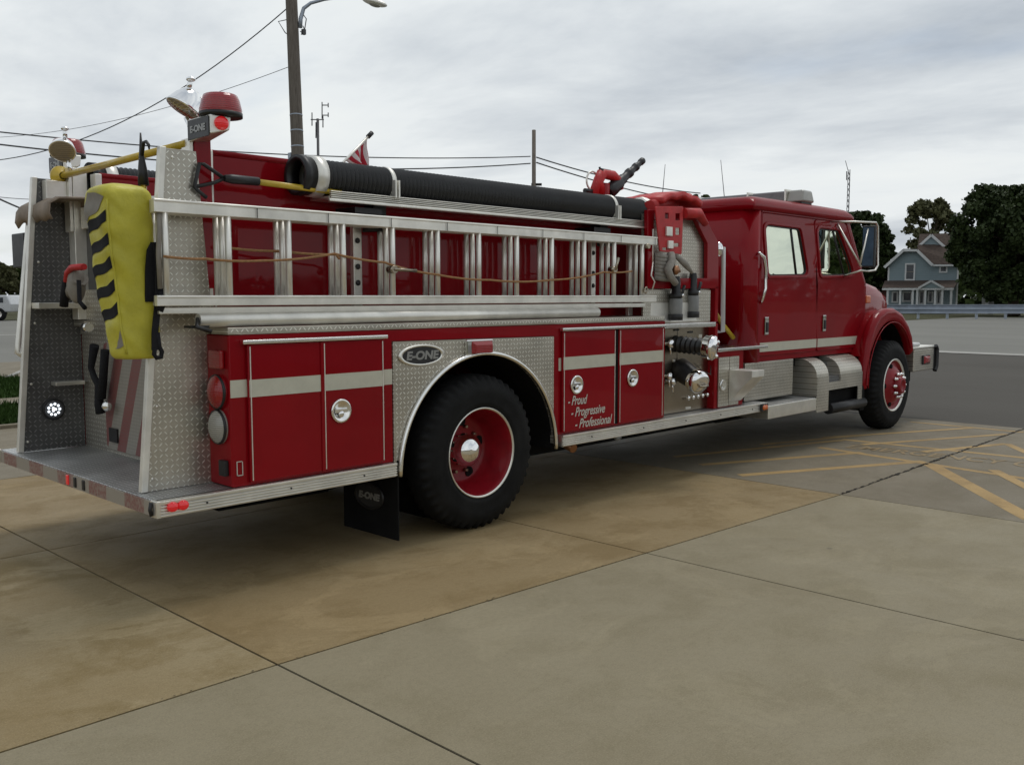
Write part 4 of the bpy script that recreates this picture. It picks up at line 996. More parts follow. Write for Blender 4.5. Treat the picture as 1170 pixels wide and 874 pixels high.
def mk_doors(y0, y1, yy):
    near = yy < 1
    dA = door(4.005, 5.245, 4.005, 5.10, w1, y0, y1)
    dB = door(5.262, 6.42, 5.13, 5.86, w2, y0, y1, True)
    for d, w in ((dA, w1), (dB, w2)):
        ym = (y0 + y1) / 2
        panel('window_seal', M['black'], d, rpoly(grow(w, 1.0), .07, 6), 'xz', ym - .010, ym + .010, holes=[rpoly(grow(w, .955), .06, 6)])
        mb = MB(); mb.f([mb.v((p_[0], ym, p_[1])) for p_ in rpoly(grow(w, .97), .06, 6)]); mb.build('window_glass', M['glass'], d)
        yf = y0 if near else y1; sg = -1 if near else 1
        # raised frame lip
        panel('window_frame', M['red_cab'], d, rpoly(grow(w, 1.14), .10, 6), 'xz', *sorted((yf + sg * .012, yf - sg * .004)), holes=[rpoly(grow(w, 1.02), .07, 6)], bevel=.006)
        mb = MB(); ang = 1
        if w is w1: a = Vector((lp(w[1][0], w[0][0], .24), ym, w[1][1])); b2 = Vector((lp(w[2][0], w[3][0], .28), ym, w[2][1]))
        else: a = Vector((lp(w[1][0], w[0][0], .22), ym, w[1][1])); b2 = Vector((lp(w[2][0], w[3][0], .30), ym, w[2][1]))
        mb.tube([a, b2], .013, 8); mb.build('window_divider', M['black'], d)
        hx = xs1 + .06 if w is w1 else 5.40
        hz = 1.27
        yo = yf + sg * .004
        mb = MB(); mb.box(hx - .035, hx + .035, min(yo, yo + sg * .012), max(yo, yo + sg * .012), hz - .075, hz + .10); h = mb.build('handle', M['chrome'], d, bevel=.01)
        mb = MB(); mb.box(hx - .02, hx + .018, min(yo, yo + sg * .022), max(yo, yo + sg * .022), hz - .05, hz + .05); mb.build('latch', M['black'], h, bevel=.006)
        # stripe piece
        xa, xb = (4.01, 5.24) if w is w1 else (5.267, 6.33)
        mb = MB(); o1, o2 = sorted((yf + sg * .0005, yf + sg * .003)); mb.box(xa, xb, o1, o2, 1.028, 1.118); mb.build('stripe', M['stripe'], d)
both(mk_doors)
mb = MB(); 
mb.box(3.905, 4.0, YB - .002, YB + .001, 1.028, 1.118); mb.build('stripe_end', M['stripe'], T)
# jambs so gaps read dark, and pillars
mb = MB(); mb.box(5.20, 5.30, YB + .03, YB + .08, 1.0, 2.36); mb.box(5.20, 5.30, YT - .08, YT - .03, 1.0, 2.36); mb.box(3.98, 4.06, YB + .03, YB + .06, 1.0, 2.36); mb.build('door_pillar', M['black'], T)
mb = MB(); q = cx(930, 252)
for yy in (YB, YT - .02):
    mb.hexa([(5.10, yy, 1.9), (5.27, yy, 1.9), (5.27, yy + .02, 1.9), (5.10, yy + .02, 1.9), (5.06, yy, 2.40), (5.16, yy, 2.40), (5.16, yy + .02, 2.40), (5.06, yy + .02, 2.40)])
mb.build('centre_pillar', M['red_cab'], T)
# roof cap: rounded, crowned
mb = MB(); xr0, xr1, yr0, yr1 = 3.82, 6.02, YB - .035, YT + .035
NX, NY = 24, 20
def roofpt(i, j):
    u = i / NX; v = j / NY
    x = xr0 + (xr1 - xr0) * u; y = yr0 + (yr1 - yr0) * v
    ex = min(u, 1 - u) * (xr1 - xr0); ey = min(v, 1 - v) * (yr1 - yr0)
    def edge(e, r): return 1 if e > r else math.sqrt(max(0, 1 - (1 - e / r) ** 2))
    k = min(edge(ex, .14), 1) * min(edge(ey, .12), 1)
    z = 2.455 + .085 * k + .035 * math.sin(math.pi * v) * math.sin(math.pi * min(1, u * 1.0))
    return x, y, z
def uu_(n, i): t = i / n; return .5 - .5 * math.cos(math.pi * t)
vg = []
for j in range(NY + 1):
    row = []
    for i in range(NX + 1):
        u = uu_(NX, i) * NX; v = uu_(NY, j) * NY
        row.append(mb.v(roofpt(u, v)))
    vg.append(row)
for j in range(NY):
    for i in range(NX): mb.f([vg[j][i], vg[j][i + 1], vg[j + 1][i + 1], vg[j + 1][i]], True)
ring = [vg[0][i] for i in range(NX + 1)] + [vg[j][NX] for j in range(1, NY + 1)] + [vg[NY][i] for i in range(NX - 1, -1, -1)] + [vg[j][0] for j in range(NY - 1, 0, -1)]
low = [mb.v((v.co.x, v.co.y, 2.405)) for v in ring]
inn = [mb.v((4.92 + (v.co.x - 4.92) * .955, 1.14 + (v.co.y - 1.14) * .955, 2.398)) for v in ring]
for a in range(len(ring)):
    b_ = (a + 1) % len(ring); mb.f([ring[a], ring[b_], low[b_], low[a]], True); mb.f([low[a], low[b_], inn[b_], inn[a]], True)
mb.f(inn)
mb.build('cab_roof', M['red_cab'], T)
# drip gutter
mb = MB(); mb.box(3.99, 6.0, YB - .02, YB + .03, 2.385, 2.402); mb.box(3.99, 6.0, YT - .03, YT + .02, 2.385, 2.402); mb.build('drip_gutter', M['red_cab'], T, bevel=.004)
# windshield + A-pillars, cowl
mb = MB(); mb.quad((6.02, YB + .06, 2.40), (6.02, YT - .06, 2.40), (6.50, YT - .06, 1.72), (6.50, YB + .06, 1.72)); mb.build('windshield', M['glass'], T)
mb = MB()
for yy in (YB + .01, YT - .07): mb.hexa([(6.42, yy, 1.70), (6.54, yy, 1.70), (6.54, yy + .06, 1.70), (6.42, yy + .06, 1.70), (5.90, yy, 2.42), (6.02, yy, 2.42), (6.02, yy + .06, 2.42), (5.90, yy + .06, 2.42)])
mb.box(6.36, 6.56, YB + .02, YT - .02, 1.0, 1.71); mb.build('cowl', M['red_cab'], T, bevel=.02)
mb = MB(); mb.box(6.05, 6.4, .2, 2.08, 1.30, 1.66); mb.build('dashboard', M['seat'], T, bevel=.05)
mb = MB()
for (x0, y0) in ((5.35, .35), (5.35, 1.45), (4.15, .35), (4.15, 1.0), (4.15, 1.5)):
    mb.box(x0, x0 + .5, y0, y0 + .48, 1.04, 1.48); mb.hexa([(x0 - .10, y0, 1.45), (x0 + .06, y0, 1.45), (x0 + .06, y0 + .48, 1.45), (x0 - .10, y0 + .48, 1.45), (x0 - .16, y0 + .03, 1.92), (x0 - .06, y0 + .03, 1.92), (x0 - .06, y0 + .45, 1.92), (x0 - .16, y0 + .45, 1.92)])
mb.build('seat', M['seat'], T, bevel=.04)
mb = MB(); mb.lathe([(0, .20), (.012, .212), (.024, .20), (.012, .188)], (6.0, 1.68, 1.66), (-.5, 0, .85), 40, closed=True); mb.build('steering_wheel', M['black'], T)
# hood
prof_y = [(-1, 0), (-1, .74), (-.975, .86), (-.90, .94), (-.6, .98), (0, 1), (.6, .98), (.90, .94), (.975, .86), (1, .74), (1, 0)]
mb = MB(); secs = [(6.50, .98, .95, 1.80), (6.9, .93, .95, 1.78), (7.3, .88, .95, 1.73), (7.6, .82, .95, 1.66), (7.8, .75, .95, 1.56), (7.92, .66, .95, 1.42), (7.97, .55, .95, 1.30)]
rings = []
for (x, hw, z0, zt_) in secs: rings.append([mb.v((x, 1.14 + a * hw, z0 + b_ * (zt_ - z0))) for a, b_ in prof_y])
for ra, rb in zip(rings, rings[1:]):
    for k in range(len(prof_y) - 1): mb.f([ra[k], ra[k + 1], rb[k + 1], rb[k]], True)
mb.f(rings[-1]); mb.build('hood', M['red_cab'], T)
mb = MB(); mb.box(7.3, 7.99, .62, 1.66, .80, 1.22); mb.build('grille', M['chrome'], T, bevel=.03)
q = PY(988, 340, .12)
q = PY(989, 342, .20); mb = MB(); mb.box(q.x - .06, q.x + .06, .16, .26, q.z - .045, q.z + .045); mb.build('turn_signal', M['lens_amber'], T, bevel=.01)
# fender
WFx = 6.83
def fender(y0, y1, outer):
    top = [(6.12, .52), (6.13, .80), (6.19, 1.05), (6.30, 1.24), (6.46, 1.37), (6.66, 1.43), (6.90, 1.435), (7.14, 1.37), (7.34, 1.24), (7.48, 1.08), (7.54, .90)]
    ainn = [(WFx + .02 + .655 * math.cos(R(a)), .60 + .67 * math.sin(R(a))) for a in [22 + (188 - 22) * k / 24 for k in range(25)]]
    out = top + ainn
    return panel('fender', M['red_cab'], T, out, 'xz', y0, y1, bevel=.055, bres=5)
fender(-.075, .055, -1); fender(2.225, 2.355, 1)
# fender rises to join hood (inner top)
mb = MB(); secs = []
for y, k in ((.0, 0.), (.30, .0), (.52, -.04)):
    secs.append([mb.v((x, y, z + k - .01)) for x, z in [(6.15, .9), (6.30, 1.22), (6.46, 1.355), (6.66, 1.415), (6.90, 1.42), (7.14, 1.355), (7.34, 1.22), (7.48, 1.06), (7.54, .90)]])
for a, b_ in zip(secs, secs[1:]):
    for k in range(8): mb.f([a[k], a[k + 1], b_[k + 1], b_[k]], True)
mb.build('inner_fender', M['red_cab'], T)
mb = MB(); mb.box(6.05, 6.16, -.05, .45, .28, .56); mb.build('splash_guard', M['black_matte'], T, bevel=.01)
mb = MB(); mb.tube([(WFx + .02 + .655 * math.cos(R(a)), -.072, .60 + .67 * math.sin(R(a))) for a in [30 + (186 - 30) * k / 24 for k in range(25)]], .007, 8); mb.build('fender_bead', M['red_cab'], T)
mb = MB()
for k in range(24):
    aa = R(28 + 158 * k / 24); ab = R(28 + 158 * (k + 1) / 24)
    mb.quad((WFx + .02 + .66 * math.cos(aa), -.01, .60 + .675 * math.sin(aa)), (WFx + .02 + .66 * math.cos(ab), -.01, .60 + .675 * math.sin(ab)), (WFx + .02 + .66 * math.cos(ab), .5, .60 + .675 * math.sin(ab)), (WFx + .02 + .66 * math.cos(aa), .5, .60 + .675 * math.sin(aa)))
mb.build('wheel_well', M['black_matte'], T)
# bumper
mb = MB(); mb.box(7.72, 8.40, .0, 2.28, .62, .90); bp = mb.build('front_bumper', M['plate_xz'], T, bevel=.012)
mb = MB(); mb.box(7.60, 8.40, -.004, 2.284, .90, .935); mb.build('bumper_deck', M['alu'], bp, bevel=.008)
mb = MB(); mb.tube([(8.42, -.01, .60), (8.47, -.01, .66), (8.47, -.01, .88), (8.42, -.01, .93)], .03, 10); mb.box(8.40, 8.46, 0, 2.28, .62, .91); mb.build('bumper_guard', M['black'], bp, bevel=.01)
mb = MB(); mb.box(7.98, 8.22, -.02, .0, .70, .82); ml = mb.build('bumper_light', M['black'], bp, bevel=.008)
mb = MB(); mb.hexa([(8.0, -.02, .71), (8.2, -.02, .71), (8.2, -.02, .81), (8.0, -.02, .81), (8.04, -.045, .73), (8.16, -.045, .73), (8.16, -.045, .79), (8.04, -.045, .79)]); mb.build('bumper_lens', M['lens_red'], bp, bevel=.004)
mb = MB(); mb.box(7.76, 7.98, .02, .28, .935, .985); mb.build('bumper_box', M['white_paint'], bp, bevel=.02)
mb = MB(); mb.box(7.5, 7.75, .05, .35, .50, .64); mb.build('bumper_bracket', M['black_matte'], bp)
# mirror
MYm = -.16
def mp_(px, py, y=MYm): return PY(px, py, y)
mb = MB()
mb.tube([PY(950, 253.5, .10), mp_(975, 253.5), mp_(1001, 254.5), mp_(1003, 259), mp_(1003, 303), mp_(1000, 309), mp_(992, 310), mp_(984, 309), PY(964, 316, .10)], .011, 8)
mb.tube([PY(957, 256, .10), mp_(984, 305)], .011, 8); mb.tube([mp_(992, 262), mp_(983, 301)], .010, 8)
mr_ = mb.build('mirror_arm', M['alu'], T)
c0, c1 = mp_(993, 258), mp_(993, 306)
mb = MB(); mb.hexa([(c0.x + .012, MYm - .065, c1.z), (c0.x + .06, MYm - .065, c1.z), (c0.x + .04, MYm + .055, c1.z), (c0.x - .04, MYm + .055, c1.z), (c0.x + .012, MYm - .065, c0.z), (c0.x + .06, MYm - .065, c0.z), (c0.x + .04, MYm + .055, c0.z), (c0.x - .04, MYm + .055, c0.z)]); mh = mb.build('mirror_housing', M['black'], T, bevel=.012)
mb = MB(); mb.quad((c0.x + .004, MYm - .055, c1.z + .02), (c0.x - .045, MYm + .045, c1.z + .02), (c0.x - .045, MYm + .045, c0.z - .02), (c0.x + .004, MYm - .055, c0.z - .02)); mb.build('mirror_glass', M['mirror'], mh)
# cab grab handles
ya = YB - .06
mb = MB(); mb.tube([PY(866, 289, YB - .01), PY(867, 289, ya), PY(873, 294, ya), PY(875, 308, ya), PY(874.5, 330, ya), PY(871, 342, ya), PY(869, 347, YB - .01)], .016, 10); mb.build('grab_handle', M['alu_bright'], T)
mb = MB(); a = PY(826.5, 283, .22); b_ = PY(826, 379, .22); mb.tube([a + Vector((-.06, .05, 0)), a, b_, b_ + Vector((-.06, .05, 0))], .021, 10); mb.build('grab_rail', M['white_paint'], T)
mb = MB(); q = PY(821, 285, .2); mb.sphere(q, .045, .045, .07, 14, 10); mb.build('step_lamp', M['chrome'], T)
mb = MB(); mb.tube([PY(817, 357, .3), PY(826, 371, .28), PY(838, 386, .26)], .022, 10); mb.build('yellow_handle', M['yellow'], T)
# light bar
LBX = PY(919, 225, .22).x; LBZ = PY(925, 241, .22).z - 2.625
mb = MB(); mb.box(LBX - .12, LBX + .12, .19, 2.09, 2.53, 2.59); lb = mb.build('light_bar', M['black'], T, bevel=.01)
def lbseg(y0, y1, mt, nm):
    mb = MB(); mb.hexa([(LBX - .15, y0, 2.56), (LBX + .15, y0, 2.56), (LBX + .15, y1, 2.56), (LBX - .15, y1, 2.56), (LBX - .10, y0 + .01, 2.69), (LBX + .10, y0 + .01, 2.69), (LBX + .10, y1 - .01, 2.69), (LBX - .10, y1 - .01, 2.69)])
    mb.build(nm, M[mt], lb, bevel=.025, segs=3)
lbseg(.17, .36, 'lens_clear', 'end_lens')
lbseg(.365, .80, 'smoke', 'lens'); lbseg(.81, 1.45, 'smoke', 'lens'); lbseg(1.46, 1.91, 'smoke', 'lens'); lbseg(1.915, 2.11, 'lens_clear', 'end_lens')
mb = MB()
for y in (.355, .80, 1.45, 1.905): mb.box(LBX - .158, LBX + .158, y - .006, y + .016, 2.575, 2.70)
mb.build('lens_clamp', M['alu'], lb, bevel=.005)
mb = MB(); mb.box(LBX - .03, LBX + .03, .45, .52, 2.49, 2.54); mb.box(LBX - .03, LBX + .03, 1.76, 1.83, 2.49, 2.54); mb.build('light_bar_foot', M['chrome'], lb)
# whip antenna
q = PY(827.5, 224, 1.2); q2 = PY(823.5, 183, 1.2)
mb = MB(); mb.tube([Vector((q.x, 1.2, 2.5)), q, q2], [.006, .005, .003], 6); mb.build('whip_antenna', M['wire'], T)
q = PY(757, 222, 1.6); q2 = PY(760, 188, 1.6)
mb = MB(); mb.tube([Vector((q.x, 1.6, 2.3)), q, q2], [.006, .005, .003], 6); mb.build('whip_antenna', M['wire'], T)

# step box, tool box under cab
mb = MB(); mb.box(PY(851, 440, .10).x, 4.72, .10, .5, .56, .93); mb.build('under_cab_box', M['plate_xz'], T, bevel=.006)
mb = MB(); mb.box(3.645, 3.66, .085, .105, .58, .92); mb.cyl((3.72, .10, .70), (3.72, .07, .70), .02, n=12); mb.box(3.60, 3.72, .05, .12, .78, .81); mb.build('box_latch', M['black'], T)
mb = MB(); mb.box(3.935, 4.95, -.055, .5, .385, .515); mb.build('cab_step', M['alu'], T, bevel=.006)
mb = MB(); mb.box(3.95, 4.94, -.04, .48, .516, .522); mb.build('step_tread', M['plate_xy'], T)
# curved-top tank box with cut-out
bx0, bx1, bz0, bz1 = 4.95, 6.06, .36, .92
def tankbox(x0, x1, mat, name, ytop=.10, notch=False, z0=bz0):
    mb = MB(); prof = [(.5, z0), (-.055, z0)] + [(-.055 + .20 - .20 * math.cos(R(a)), .73 + .19 * math.sin(R(a))) for a in range(0, 91, 10)] + [(.5, .92)]
    r0 = [mb.v((x0, y, z)) for y, z in prof]; r1 = [mb.v((x1, y, z)) for y, z in prof]
    for k in range(len(prof)):
        j = (k + 1) % len(prof); mb.f([r0[k], r0[j], r1[j], r1[k]], 1 < k < 11)
    mb.f(r0); mb.f(r1[::-1]); return mb
for (x0, x1) in ((4.95, 5.22), (5.50, 6.06)):
    tankbox(x0, x1, None, None, z0=.525 if x0 < 5 else .62).build('tank_cover', M['plate_xz'], T, bevel=.004)
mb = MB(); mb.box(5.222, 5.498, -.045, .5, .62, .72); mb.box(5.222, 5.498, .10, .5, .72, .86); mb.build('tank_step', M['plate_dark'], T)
panel('tank_face', M['plate_xz'], T, [(4.95, .36), (5.22, .36), (5.22, .575), (5.95, .575), (5.95, .36), (6.06, .36), (6.06, .73), (5.50, .73), (5.50, .66), (5.22, .66), (5.22, .73), (4.95, .73)], 'xz', -.060, -.052)
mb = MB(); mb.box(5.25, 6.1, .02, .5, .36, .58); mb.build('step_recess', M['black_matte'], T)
mb = MB(); mb.tube([(5.28, -.03, .37), (6.15, -.03, .37)], .06, 12); mb.build('fuel_tank', M['black'], T)

# ================================================================== LADDERS & GEAR ON THE SIDE
ld = empty('extension_ladder', (0.05, .11, 1.55), 'long aluminium extension ladder of nested sections hung along the side of the fire engine', 'ladder')
LX0, LX1 = -2.12, 2.17
for k, y in enumerate((.05, .112, .172)):
    x0, x1 = LX0 + (.02 * k), LX1 - (.10 if k == 1 else 0) - .04 * k
    for (za, zb) in ((1.995, 2.062), (1.528, 1.582)):
        mb = MB(); mb.box(x0, x1, y - .018, y + .018, za, zb); mb.box(x0, x1, y - .024, y - .018, zb - .014, zb - .002) if k == 0 else None
        mb.build('rail', M['alu_dull'], ld, bevel=.004)
    for i in range(11):
        x = -1.712 + i * .3695
        if x < x1 - .02:
            mb = MB(); mb.cyl((x, y, 1.58), (x, y, 2.0), .0175, n=12); mb.build('rung', M['alu_dull'], ld)
    mb = MB(); mb.cyl((-2.06, y, 1.58), (-2.06, y, 2.0), .0175, n=12); mb.build('rung', M['alu_dull'], ld)
mb = MB()
for i in range(9):
    x = -1.55 + i * .46; mb.box(x, x + .004, .0245, .026, 1.997, 2.05)
mb.build('seam_mark', M['black'], ld)
mb = MB(); mb.tube([(1.98, .03, 1.62), (2.0, .02, 1.60), (2.03, .02, 1.62), (2.01, .02, 1.65), (1.98, .03, 1.62)], .008, 8); mb.cyl((2.01, .03, 1.98), (2.01, -.0, 1.98), .02, n=12); mb.build('pulley', M['steel'], ld)
for px_, py_ in ((448, 308), (700, 308)):
    q = PY(px_, py_, .03); mb = MB(); mb.tube([q, q + Vector((.0, -.03, 0)), q + Vector((.16 if px_ < 500 else .02, -.04, -.005 if px_ < 500 else .09))], .011, 8); mb.cyl(q + Vector((0, .03, 0)), q + Vector((0, -.03, 0)), .024, n=12); mb.build('clamp_handle', M['steel'], ld)
rl = empty('roof_ladder', (0, .2, 1.49), 'flat aluminium roof ladder stowed under the extension ladder, only its pale rails showing', 'ladder')
for y in (.07, .20):
    mb = MB(); mb.box(-2.10, 2.05, y - .014, y + .014, 1.487, 1.520); mb.build('rail', M['alu'], rl, bevel=.003)
for i in range(11):
    mb = MB(); mb.cyl((-1.9 + i * .38, .07, 1.503), (-1.9 + i * .38, .20, 1.503), .012, n=8); mb.build('rung', M['alu_dull'], rl)
mb = MB(); mb.tube([(-1.90, .045, 1.452), (1.40, .045, 1.452)], .036, 20); pt = mb.build('suction_strainer_tube', M['alu_dull'], origin=(-.25, .045, 1.42)); tag(pt, 'long round grey metal tube lying under the ladders along the compartment tops', 'tube')
pt.name = 'storage_tube'
mb = MB(); mb.box(-1.95, -1.85, .02, .10, 1.413, 1.425); mb.tube([(-1.90, .045, 1.46), (-1.93, .0, 1.42), (-1.86, -.02, 1.395)], .012, 8); mb.build('tube_bracket', M['black'], T)
# rack brackets on body
mb = MB()
for x in (-1.80, -.72, 1.60, 2.10):
    mb.box(x - .035, x + .035, .25, .27, 1.415, 2.02); mb.box(x - .04, x - .03, .235, .27, 1.415, 2.02)
mb.build('ladder_rack', M['alu_dull'], T, bevel=.003)
mb = MB()
for x in (-.72, 1.60):
    for z in (1.66, 1.76, 1.92): mb.sphere((x, .245, z), .018, .01, .018, 10, 6)
    mb.tube([(x + .02, .22, 1.99), (x + .12, .16, 1.99), (x + .10, .2, 2.06), (x, .28, 2.1)], .02, 8)
    mb.box(x - .05, x + .16, .20, .40, 2.085, 2.12)
mb.build('rack_bracket', M['black'], T)
# rope
def rope(name, pts, r, parent=None): 
    mb = MB(); out = []
    for (a, b_) in zip(pts, pts[1:]):
        a, b_ = Vector(a), Vector(b_)
        n = max(4, int((b_ - a).length / .06)); sag = (b_ - a).length * .02
        for i in range(n): t_ = i / n; q = lp(a, b_, t_); q.z -= sag * 4 * t_ * (1 - t_); out.append(q)
    out.append(Vector(pts[-1])); mb.tube(out, r, 6); return mb
rp = rope('rope', [PY(187, 293, .02), PY(235, 296, .02), PY(300, 298, .02), PY(382, 290, .02), PY(440, 300, .02), PY(448, 303, .02), PY(500, 314, .02), PY(560, 320, .02), PY(630, 320, .02), PY(690, 311, .02), PY(722, 310, .02)], .0075)
ro = rp.build('halyard_rope', M['rope'], origin=(-.2, .02, 1.75)); tag(ro, 'tan rope running slack across the rungs of the extension ladder', 'rope')
rp = rope('rope', [PY(250, 282, .22), PY(320, 287, .15), PY(384, 291, .02), PY(388, 296, .02)], .008)
rp.build('rope_tail', M['rope'], ro)

# --- suction hoses
def suction(yc, label, zc=2.285, dx=0.):
    o = empty('suction_hose', (.6 + dx, yc, zc - .115), label, 'hose', 'hard suction hoses on the hose bed sides')
    x0, x1 = -1.02, 2.22
    mb = MB(); n = 100; prof = []
    for i in range(n * 2 + 1):
        prof.append((x0 + (x1 - x0) * i / (2 * n), -.0 + (.106 if i % 2 == 0 else .092)))
    mb.lathe(prof, (dx, yc, zc), (1, 0, 0), 40, smooth=False); mb.build('corrugated_hose', M['hose'], o)
    mb = MB(); mb.lathe([(-1.14, .09), (-1.145, .118), (-1.10, .120), (-1.095, .112), (-1.06, .112), (-1.06, .09), (-1.14, .09)], (dx, yc, zc), (1, 0, 0), 40); mb.build('end_ring', M['black'], o)
    mb = MB(); mb.lathe([(-1.06, .10), (-1.06, .122), (-.985, .122), (-.98, .105)], (dx, yc, zc), (1, 0, 0), 40); mb.build('coupling', M['alu_dull'], o)
    mb = MB(); mb.lathe([(2.22, .10), (2.22, .120), (2.29, .124), (2.30, .115), (2.34, .112), (2.345, .09), (2.345, 0)], (dx, yc, zc), (1, 0, 0), 40, rfun=lambda j, k, r: r * (1 + (.05 if j in (2,) and k % 10 < 2 else 0))); mb.build('coupling', M['alu_dull'], o)
    for x in (-.50, 1.78):
        mb = MB(); mb.lathe([(x, .104), (x, .110), (x + .03, .110), (x + .03, .104)], (dx, yc, zc), (1, 0, 0), 40); mb.box(dx + x - .004, dx + x + .008, yc - .135, yc - .10, zc - .095, zc + .015); mb.box(dx + x + .022, dx + x + .034, yc - .135, yc - .10, zc - .095, zc + .015); mb.build('strap', M['alu_dull'], o)
    return o
suction(.27, 'black corrugated suction hose with grey couplings in the tray above the ladders')
suction(2.06, 'far black corrugated suction hose, its end showing behind the top of the yellow bag', 2.365, -.47)
mb = MB()
for yc in (.27,):
    s_ = -1 if yc < 1 else 1
    for k in range(5): mb.box(-.98, 2.30, yc + s_ * (.10 + .012) - .01, yc + s_ * (.10 + .012) + .01, 2.148 + k * .011, 2.155 + k * .011)
    mb.box(-.98, 2.30, yc - .10, yc + .10, 2.150, 2.170); mb.box(-1.0, 2.28, yc + s_ * .125 - .01, yc + s_ * .125 + .01, 2.135, 2.150)
mb.build('hose_tray', M['alu'], T, bevel=.002, segs=1)
mb = MB()
for x in (-.55, 1.75):
    mb.box(x, x + .10, .30, .41, 2.05, 2.15)
mb.build('tray_bracket', M['black'], T)
mb = MB(); q = PY(743, 247, .18); mb.hexa([(2.30, .14, 2.19), (2.50, .14, 2.21), (2.50, .20, 2.21), (2.30, .20, 2.19), (2.30, .14, 2.26), (2.50, .14, 2.29), (2.50, .20, 2.29), (2.30, .20, 2.26)]); mb.build('hose_latch', M['alu_dull'], T, bevel=.005)
mb = MB(); mb.tube([PY(746, 262, .1), PY(745.5, 310, .1)], .007, 8); mb.tube([PY(746, 300, .05), PY(744, 315, .02), PY(748, 322, .02), PY(745, 332, .03)], .006, 8); mb.build('release_cable', M['alu_dull'], T)

# --- D-handle tool
tl = empty('d_handle_tool', tuple(PY(290, 205, .30)), 'yellow fibreglass pike shaft with black open D handle pointing at the suction hose end', 'tool')
a = PY(256, 204, .205); b_ = PY(340, 212, .205)
mb = MB(); mb.tube([lp(a, b_, .28), b_ + Vector((.3, 0, -.02))], .017, 10); mb.build('shaft', M['yellow'], tl)
mb = MB(); mb.tube([a, lp(a, b_, .10), lp(a, b_, .45)], [.018, .026, .024], 12); mb.build('grip', M['black'], tl)
mb = MB(); mb.tube([a, PY(233, 188, .205), PY(228, 187, .205), PY(222, 214, .205), PY(226, 218, .205), PY(236, 226, .205)], .011, 8); mb.tube([PY(222, 214, .205), PY(245, 209, .205), a], .010, 8); mb.build('handle', M['black'], tl)
# --- pike pole
hx = -2.02
pk = empty('pike_pole', tuple(PX(163, 215, hx)), 'upright pike pole with black hooked point rising from behind the yellow bag', 'pike pole')
a = PX(166, 262, hx); b_ = PX(163.5, 205, hx)
mb = MB(); mb.tube([PX(168, 300, hx), b_], .017, 10); mb.build('shaft', M['yellow'], pk)
mb = MB(); mb.tube([PX(164, 212, hx), PX(163, 195, hx), PX(161.5, 176, hx), PX(160.5, 152, hx)], [.028, .024, .012, .004], 12); mb.tube([PX(162, 180, hx), PX(164, 163, hx), PX(167, 162, hx), PX(170, 166, hx), PX(170.5, 171, hx)], [.010, .010, .009, .008, .004], 8); mb.build('hook', M['black'], pk)

# --- yellow bag: lofted bundle hanging at the right of the rear step
BKEY = [(0, 184, 143, 129), (.2, 186, 134, 112), (.5, 186, 127, 101), (.8, 181, 122, 94), (1, 175, 120, 94)]
def bkey(v):
    for (a, *p), (b, *q) in zip(BKEY, BKEY[1:]):
        if v <= b + 1e-9:
            t = (v - a) / (b - a); return [lp(x, y, t) for x, y in zip(p, q)]
    return BKEY[-1][1:]
BY0 = .13
BXK = {}
def bag_pt(u, v, off=0.):
    """u around (0..1), v up (0..1)"""
    v = min(max(v, 0), 1); rp_, cp_, lp_x = bkey(v); py = lp(411, 209, v)
    pr = PY(rp_, py, BY0); pc = PY(cp_, py, BY0); x1 = pr.x; x0 = pc.x; y1 = PX(lp_x, py, x0).y; y0 = BY0
    a = 2 * math.pi * u; e = 4.6
    ca, sa = math.cos(a), math.sin(a)
    sx_ = math.copysign(abs(ca) ** (2 / e), ca); sy_ = math.copysign(abs(sa) ** (2 / e), sa)
    tp = 1.0
    if v > .93: tp = math.sqrt(max(.0, 1 - ((v - .93) / .07) ** 2)) * .55 + .45
    if v < .05: tp = .85 + .15 * math.sqrt(max(0, 1 - (1 - v / .05) ** 2))
    hx_, hy_ = (x1 - x0) / 2 * tp, (y1 - y0) / 2 * tp
    p = Vector(((x0 + x1) / 2 + sx_ * hx_, (y0 + y1) / 2 + sy_ * hy_, lerp_z(v)))
    nrm = Vector((ca, sa, 0))
    wr = .022 * mnoise.noise(Vector((p.x * 5, p.y * 5, p.z * 3.2))) + .014 * mnoise.noise(Vector((p.x * 7, p.y * 7, p.z * 13 + p.x * 16))) + .006 * math.sin(p.z * 6.5 + 1)
    return p + nrm * (wr + off)
ZB, ZT = PY(150, 411, BY0).z, PY(150, 209, BY0).z
def lerp_z(v): return lp(ZB, ZT, v)
bg = empty('equipment_bag', (-2.1, .58, 1.22), 'bulky yellow vinyl bag with black diagonal bars hanging at the rear step', 'bag')
mb = MB(); NU, NV = 72, 80
g_ = [[mb.v(bag_pt(i / NU, j / NV)) for i in range(NU)] for j in range(NV + 1)]
for j in range(NV):
    for i in range(NU): mb.f([g_[j][i], g_[j][(i + 1) % NU], g_[j + 1][(i + 1) % NU], g_[j + 1][i]], True)
mb.f(g_[0]); mb.f(g_[-1]); mb.build('bag_shell', M['yellow_cloth'], bg)
def patch(name, mat, corners, off=.003, n=10):   # corners in (u,v): a,b,c,d
    mb = MB(); gg = []
    for j in range(n + 1):
        row = []
        for i in range(n + 1):
            s_, t_ = i / n, j / n
            u = (corners[0][0] * (1 - s_) + corners[1][0] * s_) * (1 - t_) + (corners[3][0] * (1 - s_) + corners[2][0] * s_) * t_
            v = (corners[0][1] * (1 - s_) + corners[1][1] * s_) * (1 - t_) + (corners[3][1] * (1 - s_) + corners[2][1] * s_) * t_
            row.append(mb.v(bag_pt(u, v, off)))
        gg.append(row)
    for j in range(n):
        for i in range(n): mb.f([gg[j][i], gg[j][i + 1], gg[j + 1][i + 1], gg[j + 1][i]], True)
    mb.build(name, mat, bg)
